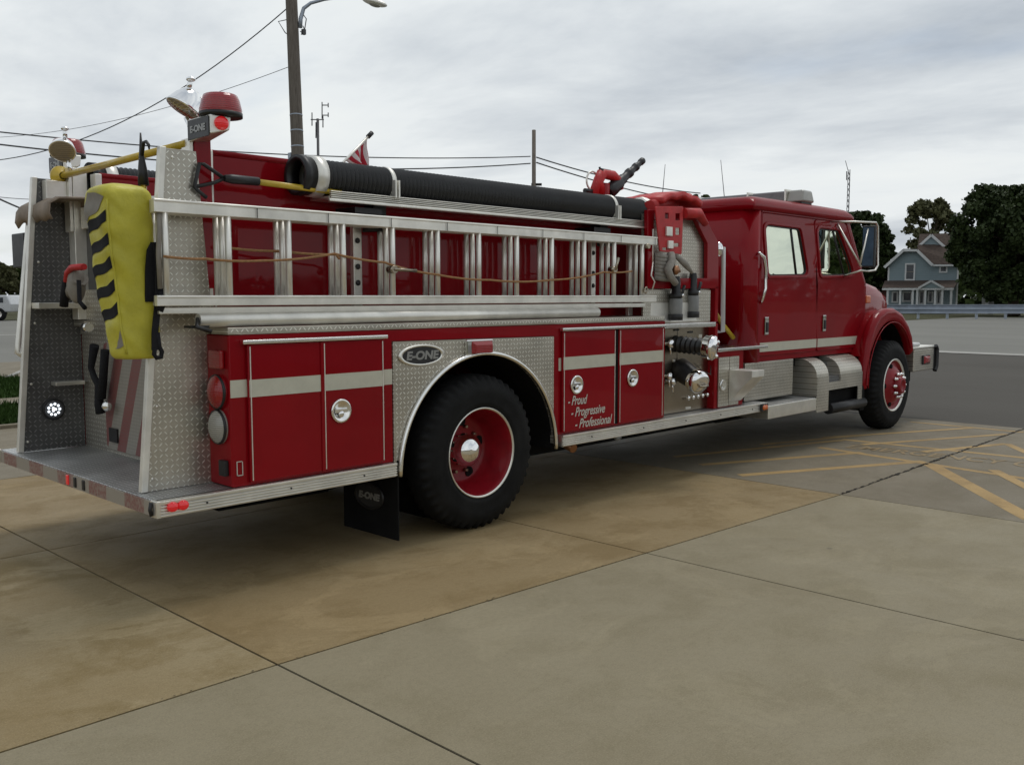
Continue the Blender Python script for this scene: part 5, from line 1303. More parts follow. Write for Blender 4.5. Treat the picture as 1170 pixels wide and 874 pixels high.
# rear face is centred on u=.5 ; u->.62 is towards the near (right) corner
for k in range(5):
    v0 = .205 + k * .128
    patch('black_bar', M['strap'], [(.43, v0), (.614, v0 + .062), (.614, v0 + .126), (.43, v0 + .060)])
patch('grey_patch', M['grey_cloth'], [(.41, .80), (.46, .79), (.60, .915), (.48, .95)])
patch('grey_patch', M['grey_cloth'], [(.50, .06), (.61, .08), (.61, .17), (.52, .10)])
# side seam edge piping at the near rear corner
mb = MB(); mb.tube([bag_pt(.632, v_ / 30, .002) for v_ in range(1, 28)], .006, 6); mb.build('piping', M['yellow_cloth'], bg)
# straps on the right side of the bag
def sp_(px, py, y): return PY(px, py, y - .16)
mb = MB()
def ribbon(pts, w, mbx, d=Vector((1, 0, 0)), th=.006):
    pts = [Vector(p) for p in pts]
    for a, b_ in zip(pts, pts[1:]):
        n = Vector((0, 1, 0)) * th
        mbx.hexa([a - d * w / 2 - n, b_ - d * w / 2 - n, b_ - d * w / 2 + n, a - d * w / 2 + n, a + d * w / 2 - n, b_ + d * w / 2 - n, b_ + d * w / 2 + n, a + d * w / 2 + n])
ribbon([sp_(178, 277, .26), sp_(173.5, 286, .26), sp_(171.5, 310, .27), sp_(171.5, 345, .28)], .05, mb)
ribbon([sp_(178, 277, .24), sp_(181, 300, .24), sp_(181, 330, .24), sp_(180, 350, .25), sp_(177, 380, .25), sp_(177, 400, .25)], .032, mb)
mb.tube([sp_(177, 398, .25), sp_(176, 405, .25), sp_(179, 409, .25), sp_(184, 408, .25), sp_(185, 402, .25), sp_(182, 396, .25), sp_(180, 380, .25)], .012, 8)
mb.tube([sp_(184, 330, .24), sp_(186, 345, .23), sp_(182, 356, .23)], .020, 8)
mb.build('strap', M['strap'], bg)
# pale loose cord at bag's right
mb = MB(); mb.tube([sp_(181, 232, .22), sp_(182, 262, .21), sp_(181, 290, .21), sp_(183, 330, .22)], .013, 8); mb.build('cord', M['grey_cloth'], bg)
# harness hanging on the far wing shelf
hn = empty('safety_harness', tuple(PX(86, 330, -1.95)), 'dark harness with red and grey webbing hanging inside the far rear wing', 'harness')
def hp(px, py, x=-1.92): return PX(px, py, x)
mb = MB(); mb.sphere(hp(87, 325), .05, .09, .12, 16, 10); mb.tube([hp(92, 318), hp(84, 330), hp(76, 340)], [.05, .045, .03], 10); mb.build('webbing_bundle', M['grey_cloth'], hn)
mb = MB(); mb.tube([hp(96, 305, -1.96), hp(82, 306, -1.96), hp(77, 312, -1.96), hp(76, 322, -1.96)], .02, 8); mb.build('red_strap', M['red_vinyl'], hn)
mb = MB(); mb.tube([hp(76, 322, -1.95), hp(74, 336, -1.95), hp(73, 350, -1.95)], .028, 8); mb.tube([hp(90, 320, -1.95), hp(91, 345, -1.95), hp(97, 352, -1.95)], .014, 8); mb.build('black_strap', M['strap'], hn)
# breathing regulator hanging below the bag in front of the chevron door
rg = empty('air_hose_set', tuple(PX(118, 430, -1.82)), 'black hanging hose and strap with a clear fitting in front of the striped rear door', 'hose')
def rq(px, py, x=-1.80): return PX(px, py, x)
mb = MB(); mb.tube([rq(108, 395), rq(104, 420), rq(108, 432), rq(114, 440), rq(113, 462), rq(115, 472)], [.03, .02, .02, .03, .028, .03], 10); mb.tube([rq(120, 400), rq(118, 430), rq(116, 455)], .028, 8); mb.build('black_hose', M['strap'], rg)
mb = MB(); mb.sphere(rq(122, 464), .03, .04, .035, 12, 8); mb.cyl(rq(97, 374), rq(102, 374), .03, n=12); mb.build('clear_fitting', M['alu_bright'], rg)
# dark coat bag outside the far wing
oc = PX(35, 333, -1.75)
mb = MB(); mb.sphere(oc, .06, .08, .17, 16, 12); cb = mb.build('hanging_bag', M['strap'], origin=tuple(oc)); tag(cb, 'small dark bag with a pale band hanging beside the outer handrail at the rear', 'bag')
mb = MB(); mb.tube([PX(28, 333, -1.82), PX(42, 336, -1.82)], .02, 8); mb.build('pale_band', M['grey_cloth'], cb)

# flag on a small staff above the hose
FY = 1.75
fa, fb = PY(386, 192, FY), PY(425, 152, FY)
fl = empty('flag', tuple(PY(386, 192, FY)), 'small red and white striped flag on a slanted staff above the suction hose', 'flag')
mb = MB(); mb.tube([lp(fa, fb, -.5), fb], .011, 8); mb.build('staff', M['alu_dull'], fl)
mb = MB(); mb.tube([lp(fa, fb, .88), fb], .02, 8); mb.build('staff_tip', M['black'], fl)
me = bpy.data.meshes.new('flag_cloth'); bmf = bmesh.new(); uvl = bmf.loops.layers.uv.new()
P0, P1, P2, P3 = PY(393, 183, FY), PY(419, 160, FY), PY(418, 190, FY), PY(409, 190, FY)
n_ = 12; gg = [[None] * (n_ + 1) for _ in range(n_ + 1)]
for j in range(n_ + 1):
    for i in range(n_ + 1):
        s_, t_ = i / n_, j / n_
        q = lp(lp(P0, P1, s_), lp(P3, P2, s_), t_); q = q + Vector((0, .05 * math.sin(s_ * 9 + t_ * 3) * t_, 0)); gg[j][i] = (bmf.verts.new(q - ORG[fl]), (s_, t_))
for j in range(n_):
    for i in range(n_):
        qs = [gg[j][i], gg[j][i + 1], gg[j + 1][i + 1], gg[j + 1][i]]
        f_ = bmf.faces.new([a_[0] for a_ in qs]); f_.smooth = True
        for lpp, a_ in zip(f_.loops, qs): lpp[uvl].uv = (a_[1][1], a_[1][0] + .15)
bmf.to_mesh(me); bmf.free(); me.materials.append(M['flag']); link('cloth', me, fl, ORG[fl], solid=.004)

# ================================================================== BACKGROUND
def local_frame(px, d):
    """base point on the ground at axial distance d under photo column px, with axes facing the camera"""
    p = PD(px, 338 + 1.58 * F / d, d); return Vector((p.x, p.y, 0))
# utility pole near left
D1 = 22.0
pb = PD(350, 420, D1); pb.z = 0; ptop = PD(330.5, -60, D1)
up = empty('utility_pole', (pb.x, pb.y, 0), 'weathered wooden utility pole with a street lamp arm, rising behind the hose', 'utility pole')
q = lambda px, py, d=D1: PD(px, py, d)
mb = MB(); K = 12; mb.tube([lp(pb, ptop, i / K) for i in range(K + 1)], [lp(.165, .135, i / K) for i in range(K + 1)], 16); mb.build('pole_shaft', M['pole'], up)
mb = MB(); mb.tube([q(343, 32), q(343.5, 22), q(347, 10), q(355, 4), q(370, 0), q(395, -4), q(415, -1)], [.05, .05, .045, .04, .035, .035, .03], 10); mb.build('lamp_arm', M['galv'], up)
mb = MB(); c_ = q(428, 3); ax = (q(443, 8) - q(414, 0)).normalized(); rm = ax.to_track_quat('X', 'Z').to_matrix(); mb.sphere(c_, .31, .13, .085, 24, 12, rm); mb.build('street_lamp', M['alu_dull'], up)
mb = MB(); mb.sphere(c_ - Vector((0, 0, .05)), .16, .10, .06, 16, 8, rm); mb.build('lamp_glass', M['lens_clear'], up)
mb = MB(); mb.tube([q(345, 15), q(350, 22), q(348, 35), q(344, 40)], .012, 6); mb.tube([q(332, 22), q(318, 25), q(326, 38), q(330, 40)], .012, 6); mb.tube([q(346, 30), q(349, 36), q(347, 40), q(343, 36)], .012, 6); mb.box(q(347, 37).x - .04, q(347, 37).x + .04, q(347, 37).y - .04, q(347, 37).y + .04, q(347, 37).z - .06, q(347, 37).z + .06); mb.build('service_cable', M['wire'], up)
mb = MB()
for py in (132, 150, 168): zz_ = q(340, py).z; tt_ = (zz_ - pb.z) / (ptop.z - pb.z); c_ = lp(pb, ptop, tt_); rr_ = lp(.165, .135, tt_) + .004; mb.lathe([(-.012, rr_), (.012, rr_)], c_, ptop - pb, 20)
mb.build('steel_band', M['galv'], up)
mb = MB(); c_ = q(333, 180); mb.box(c_.x - .06, c_.x + .06, c_.y - .06, c_.y + .06, c_.z - .35, c_.z + .1); mb.build('junction_box', M['galv'], up)
# far pole
D2 = 62.0
pb2 = PD(610, 338 + 1.58 * F / D2, D2); pb2.z = 0
sp2 = empty('utility_pole', (pb2.x, pb2.y, 0), 'thin distant utility pole with crossing wires, beyond the middle of the truck', 'utility pole')
mb = MB(); mb.tube([pb2, PD(610, 149, D2)], [.16, .13], 12); mb.build('pole_shaft', M['pole'], sp2)
mb = MB(); mb.tube([PD(607, 211, D2), PD(619, 211, D2)], .09, 8); mb.build('transformer_arm', M['black'], sp2)
# wires
def wire(a, b_, sag, r, label, n=24, dA=D1, dB=D1):
    a = PD(*a, dA); b_ = PD(*b_, dB); mb = MB(); pts = []
    for i in range(n + 1):
        t_ = i / n; p = lp(a, b_, t_); p.z -= sag * 4 * t_ * (1 - t_); pts.append(p)
    mb.tube(pts, r, 6); o = mb.build('overhead_wire', M['wire'], origin=tuple(a)); tag(o, label, 'wire', 'overhead wires'); return o
wire((328, 10), (-20, 185), .75, .013, 'twisted service wire sloping down to the left from the top of the near pole', dB=26)
wire((332, 76), (-20, 158), .36, .007, 'thin pale wire leaving the near pole lower down, towards the left edge', dB=30)
wire((-20, 149), (606, 179), .55, .036, 'upper of the two long wires crossing behind the rear light towers', dA=45, dB=D2)
wire((-20, 163), (606, 187), .75, .042, 'lower of the two long wires crossing behind the yellow grab bar', dA=45, dB=D2)
wire((613, 180), (800, 221), .35, .045, 'upper wire running right from the far pole towards the deck gun', dA=D2, dB=80)
wire((613, 186), (820, 236), .35, .045, 'lower wire running right from the far pole behind the deck gun', dA=D2, dB=80)
wire((-20, 218), (48, 247), .05, .03, 'short wire sloping down at the left edge towards the tan cover', dA=30, dB=34)
wire((-20, 223), (60, 228), .05, .012, 'faint level wire at the left edge above the handrail', dA=30, dB=34)
# antenna mast (tv style)
D3 = 48
pb3 = PD(366, 338 + 1.58 * F / D3, D3); pb3.z = 0
am = empty('antenna_mast', (pb3.x, pb3.y, 0), 'thin mast with small antenna elements right of the near wooden pole', 'antenna')
mb = MB(); mb.tube([pb3, PD(363, 136, D3)], .07, 8); mb.build('mast', M['wire'], am)
mb = MB()
e_ = lambda a, b_: mb.tube([PD(*a, D3), PD(*b_, D3)], .028, 6)
e_((355, 137), (370, 137)); e_((356.5, 129), (356.5, 144)); e_((369, 133), (369, 146)); e_((361, 140), (361, 158)); e_((368, 117), (368, 136)); e_((368, 120.5), (375, 120.5)); e_((375, 118), (375, 123)); e_((368, 132), (375, 132)); e_((375, 129), (375, 134))
mb.build('antenna_element', M['wire'], am)
# lattice radio tower far right
D4 = 190
pb4 = PD(965.5, 338 + 1.58 * F / D4, D4); pb4.z = 0
rt = empty('radio_tower', (pb4.x, pb4.y, 0), 'slender lattice radio tower standing above the trees behind the cab', 'tower')
mb = MB(); tpz = PD(965.5, 196, D4).z; w_ = .30
leg = [Vector((w_ * math.cos(a), w_ * math.sin(a), 0)) for a in (0, 2.1, 4.2)]
for l_ in leg: mb.tube([pb4 + l_, Vector((pb4.x, pb4.y, tpz)) + l_ * .7], .07, 6)
zz = 8
while zz < tpz - 1.2:
    for k in range(3): mb.tube([Vector((pb4.x, pb4.y, zz)) + leg[k], Vector((pb4.x, pb4.y, zz + 1.1)) + leg[(k + 1) % 3]], .045, 5)
    zz += 1.1
mb.build('lattice', M['wire'], rt)
mb = MB(); mb.tube([Vector((pb4.x, pb4.y, tpz - 1)), PD(966, 184, D4)], .07, 6); mb.tube([PD(967.5, 196, D4), PD(967.5, 206, D4)], .12, 6); mb.build('top_mast', M['wire'], rt)

# trees
def tree(px, pytop, d, wpx, label, mat, n=5000, leaf=.22, pybot=None, seed=1, at=None, open_=0., trunk=.22, lobes=34, name='tree', shape=1.):
    rnd = random.Random(seed); base = local_frame(px, d) if at is None else Vector((at[0], at[1], 0)); mpp = d / F
    top = PD(px, pytop, d).z; W = wpx * mpp / 2
    bot = PD(px, pybot, d).z if pybot else top * .25
    e_ = empty(name, tuple(base), label, 'tree')
    cz = (top + bot) / 2; H = (top - bot) / 2
    mb = MB(); mb.tube([base, base + Vector((.1, .1, bot)), base + Vector((0, 0, cz))], [trunk * 1.3, trunk, trunk * .5], 10)
    lob = []
    for i in range(lobes):
        a = rnd.uniform(0, 2 * math.pi); zf = rnd.uniform(-.85, .86); rr_ = math.sqrt(max(0, 1 - abs(zf) ** 2.2)) * rnd.uniform(.35, .86)
        c_ = base + Vector((math.cos(a) * rr_ * W, math.sin(a) * rr_ * W, cz + zf * H)); s_ = rnd.uniform(.20, .36) * min(W, H) * shape
        lob.append((c_, s_))
    for c_, s_ in lob[:12]:
        mb.tube([base + Vector((0, 0, bot + .3 * H)), lp(base + Vector((0, 0, cz)), c_, .5), c_], [trunk * .4, trunk * .22, .03], 6)
    mb.build('trunk', M['bark'], e_)
    bm = bmesh.new()
    for i in range(n):
        c_, s_ = rnd.choice(lob); v = Vector((rnd.gauss(0, 1), rnd.gauss(0, 1), rnd.gauss(0, 1))).normalized() * (rnd.random() ** .45)
        v *= s_ * (1 + .35 * rnd.random() * (rnd.random() < .15)); v.z *= .8
        p = c_ + v - base; sz = leaf * rnd.uniform(.5, 1.25)
        ax = Vector((rnd.gauss(0, 1), rnd.gauss(0, 1), rnd.gauss(0, 1))).normalized(); ay = ax.orthogonal().normalized(); az = ax.cross(ay)
        k = rnd.randint(4, 5)
        bm.faces.new([bm.verts.new(p + (ay * math.cos(6.283 * j / k) * rnd.uniform(.6, 1.1) + az * math.sin(6.283 * j / k) * rnd.uniform(.5, 1)) * sz) for j in range(k)])
    me = bpy.data.meshes.new('crown'); bm.to_mesh(me); bm.free(); me.materials.append(M[mat]); link('crown', me, e_, base)
    return e_
tree(1158, 208, 74, 158, 'huge dark dense maple at the right edge beside the blue house', 'leaf_dark', 110000, .19, 346, 11, trunk=.4, lobes=190, name='maple_tree', shape=.60)
tree(1062, 227, 118, 66, 'open crowned tree with reddish and olive leaves behind the blue house roof', 'leaf_mid', 9000, .27, 296, 5, lobes=64, name='deciduous_tree', shape=.66)
tree(978, 239, 92, 74, 'dark tree behind the cab windows and mirror', 'leaf_dark', 24000, .26, 340, 8, lobes=90, name='deciduous_tree', shape=.75)
tree(1010, 276, 100, 34, 'small dark tree between the mirror and the blue house', 'leaf_dark', 12000, .24, 342, 9, lobes=50, name='deciduous_tree', shape=.8)
tree(797, 216, 70, 30, 'tree whose small tip shows between the red hose cover and the cab roof', 'leaf_green', 3500, .22, 330, 4, lobes=26, name='deciduous_tree', shape=.8)
tree(4, 298, 78, 40, 'rounded green tree at the left edge behind the white car', 'leaf_mid', 9000, .22, 342, 6, lobes=30, name='deciduous_tree', shape=.8)
tree(600, 264, 72, 92, 'tree across the street, reflected in the glass of the front cab door', 'leaf_green', 16000, .22, 332, 33, lobes=60, name='deciduous_tree', shape=.7, at=(62.8, -24.7))
# distant wood line both ways (also reflected in the paint)
mb = None
bm = bmesh.new(); rnd = random.Random(5)
for i in range(44000):
    t_ = rnd.random(); ang = AZ + R(70) - t_ * R(360); bk = t_ > .36; d = (230 if bk else 150) + 16 * rnd.random(); hh = 6.0 + 2.4 * mnoise.noise(Vector((ang * 14, 0, 0))) + 1.2 * mnoise.noise(Vector((ang * 60, 3, 0)))
    p = Vector((CAM.x + d * math.cos(ang), CAM.y + d * math.sin(ang), rnd.random() * hh)); sz = rnd.uniform(.4, 1.0)
    ax = Vector((rnd.gauss(0, 1), rnd.gauss(0, 1), rnd.gauss(0, 1))).normalized(); ay = ax.orthogonal().normalized(); az = ax.cross(ay)
    bm.faces.new([bm.verts.new(p + (ay * math.cos(1.5708 * j) + az * math.sin(1.5708 * j)) * sz) for j in range(4)])
me = bpy.data.meshes.new('tree_line'); bm.to_mesh(me); bm.free(); me.materials.append(M['leaf_green']); tl_ = link('tree_line', me, None, Vector((0, 0, 0)))
tag(tl_, 'low dark line of far-off woods along the horizon', 'woods', kind='stuff')

# houses: local frame x right, y away from camera, z up
def house_root(name, px, d, label, turn=0.):
    """ground point under column px; the facade plane is square to the line of sight (plus turn)"""
    b_ = local_frame(px, d); o = bpy.data.objects.new(name, None); COL.objects.link(o); o.location = b_
    a_ = math.atan2(b_.y - CAM.y, b_.x - CAM.x) + turn
    o.rotation_euler = (0, 0, a_ - math.pi / 2); tag(o, label, 'house'); ORG[o] = Vector((0, 0, 0))
    nrm = Vector((math.cos(a_), math.sin(a_), 0)); rt_ = Vector((math.sin(a_), -math.cos(a_), 0))
    def xz(px_, py_):
        px_ = px if px_ == 1 else px_; r_ = ray(px_, py_); t_ = (b_ - CAM).dot(nrm) / r_.dot(nrm); p = CAM + r_ * t_ - b_
        return (p.dot(rt_), p.z)
    return o, xz
Hs, xz = house_root('blue_house', 1055, 85, 'pale blue two storey house with brown roof, white trim and front porch beyond the guardrail')
x0, x1 = xz(1015, 320)[0], xz(1094, 320)[0]; z1 = xz(1015, 303)[1]
gb_ = [xz(1015, 345), xz(1094, 345), (x1, xz(1, 302.5)[1]), (xz(1064.8, 302.5)), (xz(1048, 288)), (xz(1032.5, 288)), (x0, xz(1015, 303)[1])]
gb_[0] = (x0, 0.05); gb_[1] = (x1, .05)
panel('wall', M['siding'], Hs, gb_, 'xz', 0, 7.0)
def trimline(pts, w=.16, y0=-.06, y1=.02, nm='trim', mat='white_paint'):
    mb = MB()
    for a, b_ in zip(pts, pts[1:]):
        a2, b2 = Vector((a[0], (y0 + y1) / 2, a[1])), Vector((b_[0], (y0 + y1) / 2, b_[1])); d_ = (b2 - a2).normalized(); n = Vector((-d_.z, 0, d_.x)) * w / 2; yy = Vector((0, (y1 - y0) / 2, 0))
        mb.hexa([a2 - n - yy, b2 - n - yy, b2 - n + yy, a2 - n + yy, a2 + n - yy, b2 + n - yy, b2 + n + yy, a2 + n + yy])
    mb.build(nm, M[mat], Hs)
# roof surfaces
mb = MB()
eL, pL, pR, eR = xz(1010.5, 306), xz(1032, 286.5), xz(1048, 286.5), xz(1065.5, 303.5)
def slab(a, b_, y0=-.45, y1=7.4, t=.14):
    mb.hexa([(a[0], y0, a[1]), (b_[0], y0, b_[1]), (b_[0], y1, b_[1]), (a[0], y1, a[1]), (a[0], y0, a[1] + t), (b_[0], y0, b_[1] + t), (b_[0], y1, b_[1] + t), (a[0], y1, a[1] + t)])
slab(eL, pL); slab(pR, eR); slab(pL, pR)
mb.build('roof', M['shingle'], Hs)
# big side roof rising back to a higher ridge
mb = MB(); a = xz(1064, 303); b_ = xz(1098, 303); c_ = xz(1098, 266); d_ = xz(1042, 268)
mb.f([mb.v((a[0] - .1, -.35, a[1])), mb.v((b_[0], -.35, b_[1])), mb.v((b_[0], 3.6, c_[1] + .1)), mb.v((d_[0] + .6, 3.6, c_[1] + .1)), mb.v((pR[0], 1.0, pR[1] + .1))])
mb.f([mb.v((d_[0] + .6, 3.62, c_[1] + .1)), mb.v((b_[0], 3.62, c_[1] + .1)), mb.v((b_[0], 7.4, a[1])), mb.v((pR[0], 7.4, a[1]))])
mb.build('upper_roof', M['shingle'], Hs, solid=.1)
# dormer gable
dg1 = [xz(1050, 280.5), xz(1078.5, 280.5), xz(1064.2, 268)]
panel('dormer', M['siding'], Hs, dg1, 'xz', 1.9, 3.4)
trimline([xz(1049, 281), xz(1064.2, 267.3), xz(1079.5, 281)], .22, 1.75, 1.9)
mb = MB(); 
for (p_, q_) in ((xz(1049, 280), xz(1064.2, 266.5)), (xz(1064.2, 266.5), xz(1079.5, 280))): slab(p_, q_, 1.8, 4.2, .08)
mb.build('dormer_roof', M['shingle'], Hs)
trimline([eL, pL], .24, -.5, -.42); trimline([pL, pR], .20, -.5, -.42); trimline([pR, eR], .24, -.5, -.42); trimline([eR, xz(1096, 303.5)], .16, -.42, -.34)
trimline([(x0, .6), (x0, xz(1, 305)[1])], .14, -.03, .03, 'corner_board'); trimline([(x1, .6), (x1, xz(1, 305)[1])], .14, -.03, .03, 'corner_board')
def window(a, b_, y=-.03, rows=2):
    (xa, za), (xb, zb) = xz(*a), xz(*b_); za, zb = min(za, zb), max(za, zb)
    w = panel('window', M['white_paint'], Hs, [(xa, za), (xb, za), (xb, zb), (xa, zb)], 'xz', y - .05, y + .02, holes=[[(xa + .13, za + .13), (xb - .13, za + .13), (xb - .13, zb - .13), (xa + .13, zb - .13)]])
    mb = MB(); mb.box(xa + .1, xb - .1, y + .0, y + .02, za + .1, zb - .1); mb.build('pane', M['house_glass'], w)
    if rows == 2:
        mb = MB(); mb.box(xa + .12, xb - .12, y - .03, y, (za + zb) / 2 - .03, (za + zb) / 2 + .03); mb.build('sash_bar', M['grey_cloth'], w)
window((1034.2, 301), (1045.2, 320.6)); window((1073.2, 303.6), (1082.4, 311.8), rows=1)
# porch
zr = xz(1, 320.5)[1]; ze = xz(1, 330)[1]; xa, xb = xz(1009, 330)[0], xz(1089, 330)[0]
mb = MB(); mb.hexa([(xa, -2.2, ze), (xb, -2.2, ze), (x1 + .1, .0, zr - .12), (x0 - .3, .0, zr - .12), (xa, -2.2, ze + .1), (xb, -2.2, ze + .1), (x1 + .1, .0, zr), (x0 - .3, .0, zr)]); mb.build('porch_roof', M['shingle'], Hs)
trimline([(xa, ze - .04), (xb, ze - .04)], .18, -2.28, -2.2, 'porch_fascia')
pg = [xz(1049.5, 329.5), xz(1078, 329.5), xz(1063.8, 321.5)]
panel('porch_gable', M['siding'], Hs, pg, 'xz', -2.3, -1.0); trimline([pg[0], pg[2], pg[1]], .18, -2.42, -2.3, 'porch_trim')
mb = MB()
for px_ in (1015, 1029, 1043, 1048, 1057, 1068, 1076, 1086):
    xx = xz(px_, 340)[0]; mb.box(xx - .09, xx + .09, -2.18, -2.0, .5, ze - .08)
mb.build('porch_post', M['white_paint'], Hs)
mb = MB(); mb.box(xa + .3, xb, -2.25, 0, .1, .5); mb.build('porch_floor', M['conc_far'], Hs)
for (a, b_) in (((1019, 333), (1026, 346)), ((1031, 333), (1042, 345)), ((1050, 332), (1056, 348)), ((1060, 333), (1066, 346)), ((1070, 332), (1075, 348))): window(a, b_, rows=1)
# cream house behind the mirror
Hs, xz = house_root('cream_house', 985, 100, 'cream house with reddish brown roof half hidden behind the cab mirror')
xa, xb = xz(970, 320)[0], xz(1002, 320)[0]
panel('wall', M['siding_cream'], Hs, [(xa, .05), (xb, .05), (xb, xz(1, 310)[1]), ((xa + xb) / 2 - .2, xz(1, 286)[1]), (xa, xz(1, 310)[1])], 'xz', 0, 8)
mb = MB(); pk_ = ((xa + xb) / 2 - .2, xz(1, 284)[1]); slab((xa - .4, xz(1, 312)[1]), pk_, -.4, 8.4); slab(pk_, (xb + .4, xz(1, 312)[1]), -.4, 8.4); mb.build('roof', M['shingle_red'], Hs)
mb = MB(); q0 = xz(1002, 324); q1 = xz(1024, 331); mb.hexa([(q0[0] - .2, -1, q1[1]), (q1[0], -1, q1[1]), (q1[0], 3, q0[1]), (q0[0] - .2, 3, q0[1]), (q0[0] - .2, -1, q1[1] + .1), (q1[0], -1, q1[1] + .1), (q1[0], 3, q0[1] + .1), (q0[0] - .2, 3, q0[1] + .1)]); mb.box(q0[0], q1[0] - .1, -.6, 3, .05, q1[1]); mb.build('side_wing', M['shingle_red'], Hs)
window((993, 322), (997, 334), y=-.03)
# small white house glimpsed under the maple
Hs, xz = house_root('white_house', 1129, 78, 'small white gabled house glimpsed under the big dark maple')
xa, xb = xz(1122, 340)[0], xz(1136, 340)[0]
panel('wall', M['siding_white'], Hs, [(xa, .05), (xb, .05), (xb, xz(1, 332)[1]), ((xa + xb) / 2, xz(1, 323)[1]), (xa, xz(1, 332)[1])], 'xz', 0, 1.2)
mb = MB(); pk_ = ((xa + xb) / 2, xz(1, 322)[1]); slab((xa - .1, xz(1, 333)[1]), pk_, -.1, 1.3, .08); slab(pk_, (xb + .1, xz(1, 333)[1]), -.1, 1.3, .08); mb.build('roof', M['white_paint'], Hs)
window((1130.5, 334), (1134, 341), rows=1)
mb = MB(); c_ = xz(1129, 318); mb.box(c_[0] - .12, c_[0] + .12, -.4, -.16, .05, c_[1]); mb.build('porch_post', M['white_paint'], Hs)

# guardrail
Dg = 64.0
gr = bpy.data.objects.new('guardrail', None); COL.objects.link(gr); gbase = local_frame(1100, Dg); gr.location = gbase; gr.rotation_euler = (0, 0, AZ - math.pi / 2); ORG[gr] = Vector((0, 0, 0)); tag(gr, 'long galvanised steel guardrail beyond the far lot, in front of the blue house', 'guardrail')
zt = PD(1100, 348, Dg).z; zb = PD(1100, 358, Dg).z; h_ = zt - zb
prof = []
for k in range(33): t_ = k / 32; prof.append((-.07 * math.cos(t_ * 4 * math.pi), zb + h_ * t_))
mb = MB(); ra = [mb.v((-14, y, z)) for y, z in prof]; rb = [mb.v((26, y, z)) for y, z in prof]
for k in range(32): mb.f([ra[k], ra[k + 1], rb[k + 1], rb[k]], True)
mb.build('rail_beam', M['galv'], gr, solid=.01)
for k in range(20):
    x = -13 + k * 2.0; mb = MB(); mb.box(x - .07, x + .07, .09, .22, 0, zt - .05); mb.build('post', M['black_matte'] if 0 else M['galv'], gr)
mb = MB(); mb.box(-14, 26, .02, .06, zb - .03, zb + .0); mb.build('lower_lip', M['galv'], gr)

# parked cars at far left
def car(px, d, label, mat, flip=1, h=1.75, name='parked_suv'):
    b_ = local_frame(px, d); o = bpy.data.objects.new(name, None); COL.objects.link(o); o.location = b_; o.rotation_euler = (0, 0, AZ - math.pi / 2); ORG[o] = Vector((0, 0, 0)); tag(o, label, 'car')
    side_ = [(-2.25, .52), (-2.28, .95), (-2.2, 1.08), (-1.15, 1.12), (-.75, 1.5), (-.5, h - .03), (1.9, h), (2.08, 1.15), (2.12, 1.05), (2.12, .55)]
    side_ = [(flip * x, z) for x, z in side_]
    wa = []
    panel('body', M[mat], o, rpoly(side_, .12), 'xz', -.9, .9, bevel=.08)
    for (xa, xb) in ((-.95, -.1), (.0, .85), (.95, 1.65)):
        pts = [(flip * xa, 1.14), (flip * xb, 1.14), (flip * xb, h - .16), (flip * (xa + (.42 if xa < -.5 else 0)), h - .16)]
        panel('window', M['house_glass'], o, pts, 'xz', -.92, -.905)
    for x in (-1.4, 1.35):
        w = MB(); w.lathe([(0, .2), (0, .38), (.03, .41), (.2, .41), (.22, .38), (.22, .2)], (flip * x, -.95, .41), (0, 1, 0), 28); wo = w.build('wheel', M['rubber'], o)
        w = MB(); w.lathe([(-.005, .21), (.01, .2), (.02, 0)], (flip * x, -.95, .41), (0, 1, 0), 24); w.build('rim', M['alu_dull'], wo)
    mb = MB(); x = flip * -2.27; mb.box(min(x, x + flip * .06), max(x, x + flip * .06), -.8, -.5, .8, .98); mb.build('headlight', M['lens_clear'], o)
    return o
car(-16, 60, 'silver white off-road vehicle parked across the road in front of the round green tree', 'silver_paint', 1, 1.62)
mb = MB(); 
sheet('grass_strip', M['verge'], [(-60, 60.5), (30, 60.5), (60, 140), (-60, 140)], .012)

# ================================================================== CAMERA, WORLD, SUN
cam = bpy.data.cameras.new('camera'); co = bpy.data.objects.new('camera', cam); COL.objects.link(co); scene.camera = co
cam.sensor_width = 36; cam.lens = 36 * F / 1170; cam.clip_end = 3000; cam.clip_start = .05
co.location = CAM; co.rotation_euler = VV.to_track_quat('-Z', 'Y').to_euler()

SUN_EL, SUN_AZ = 66, 10       # azimuth of the sun measured from +x towards +y
w = bpy.data.worlds.new('World'); scene.world = w; w.use_nodes = True; t = w.node_tree
bgn = t.nodes['Background']
sky = t.nodes.new('ShaderNodeTexSky'); sky.sky_type = 'NISHITA'; sky.sun_disc = False
sky.sun_elevation = R(SUN_EL); sky.sun_rotation = R(90 - SUN_AZ)
tc = t.nodes.new('ShaderNodeTexCoord'); sp = t.nodes.new('ShaderNodeSeparateXYZ'); L(t, tc.outputs['Generated'], sp.inputs[0])
zc = math_n(t, 'ADD', math_n(t, 'MAXIMUM', sp.outputs[2], 0.0), .14)
cxn = math_n(t, 'DIVIDE', sp.outputs[0], zc); cyn = math_n(t, 'DIVIDE', sp.outputs[1], zc)
cb_ = t.nodes.new('ShaderNodeCombineXYZ'); L(t, cxn, cb_.inputs[0]); L(t, cyn, cb_.inputs[1])
mpn = t.nodes.new('ShaderNodeMapping'); L(t, cb_.outputs[0], mpn.inputs[0]); mpn.inputs['Rotation'].default_value = (0, 0, R(20)); mpn.inputs['Scale'].default_value = (1.0, .62, 1); mpn.inputs['Location'].default_value = (3.1, 1.7, 0)
c1 = noise_n(t, .55, 8, .56, mpn.outputs[0], .35); c2 = noise_n(t, 1.7, 8, .6, mpn.outputs[0], .25)
cm = math_n(t, 'ADD', math_n(t, 'MULTIPLY', c1, .68), math_n(t, 'MULTIPLY', c2, .32))
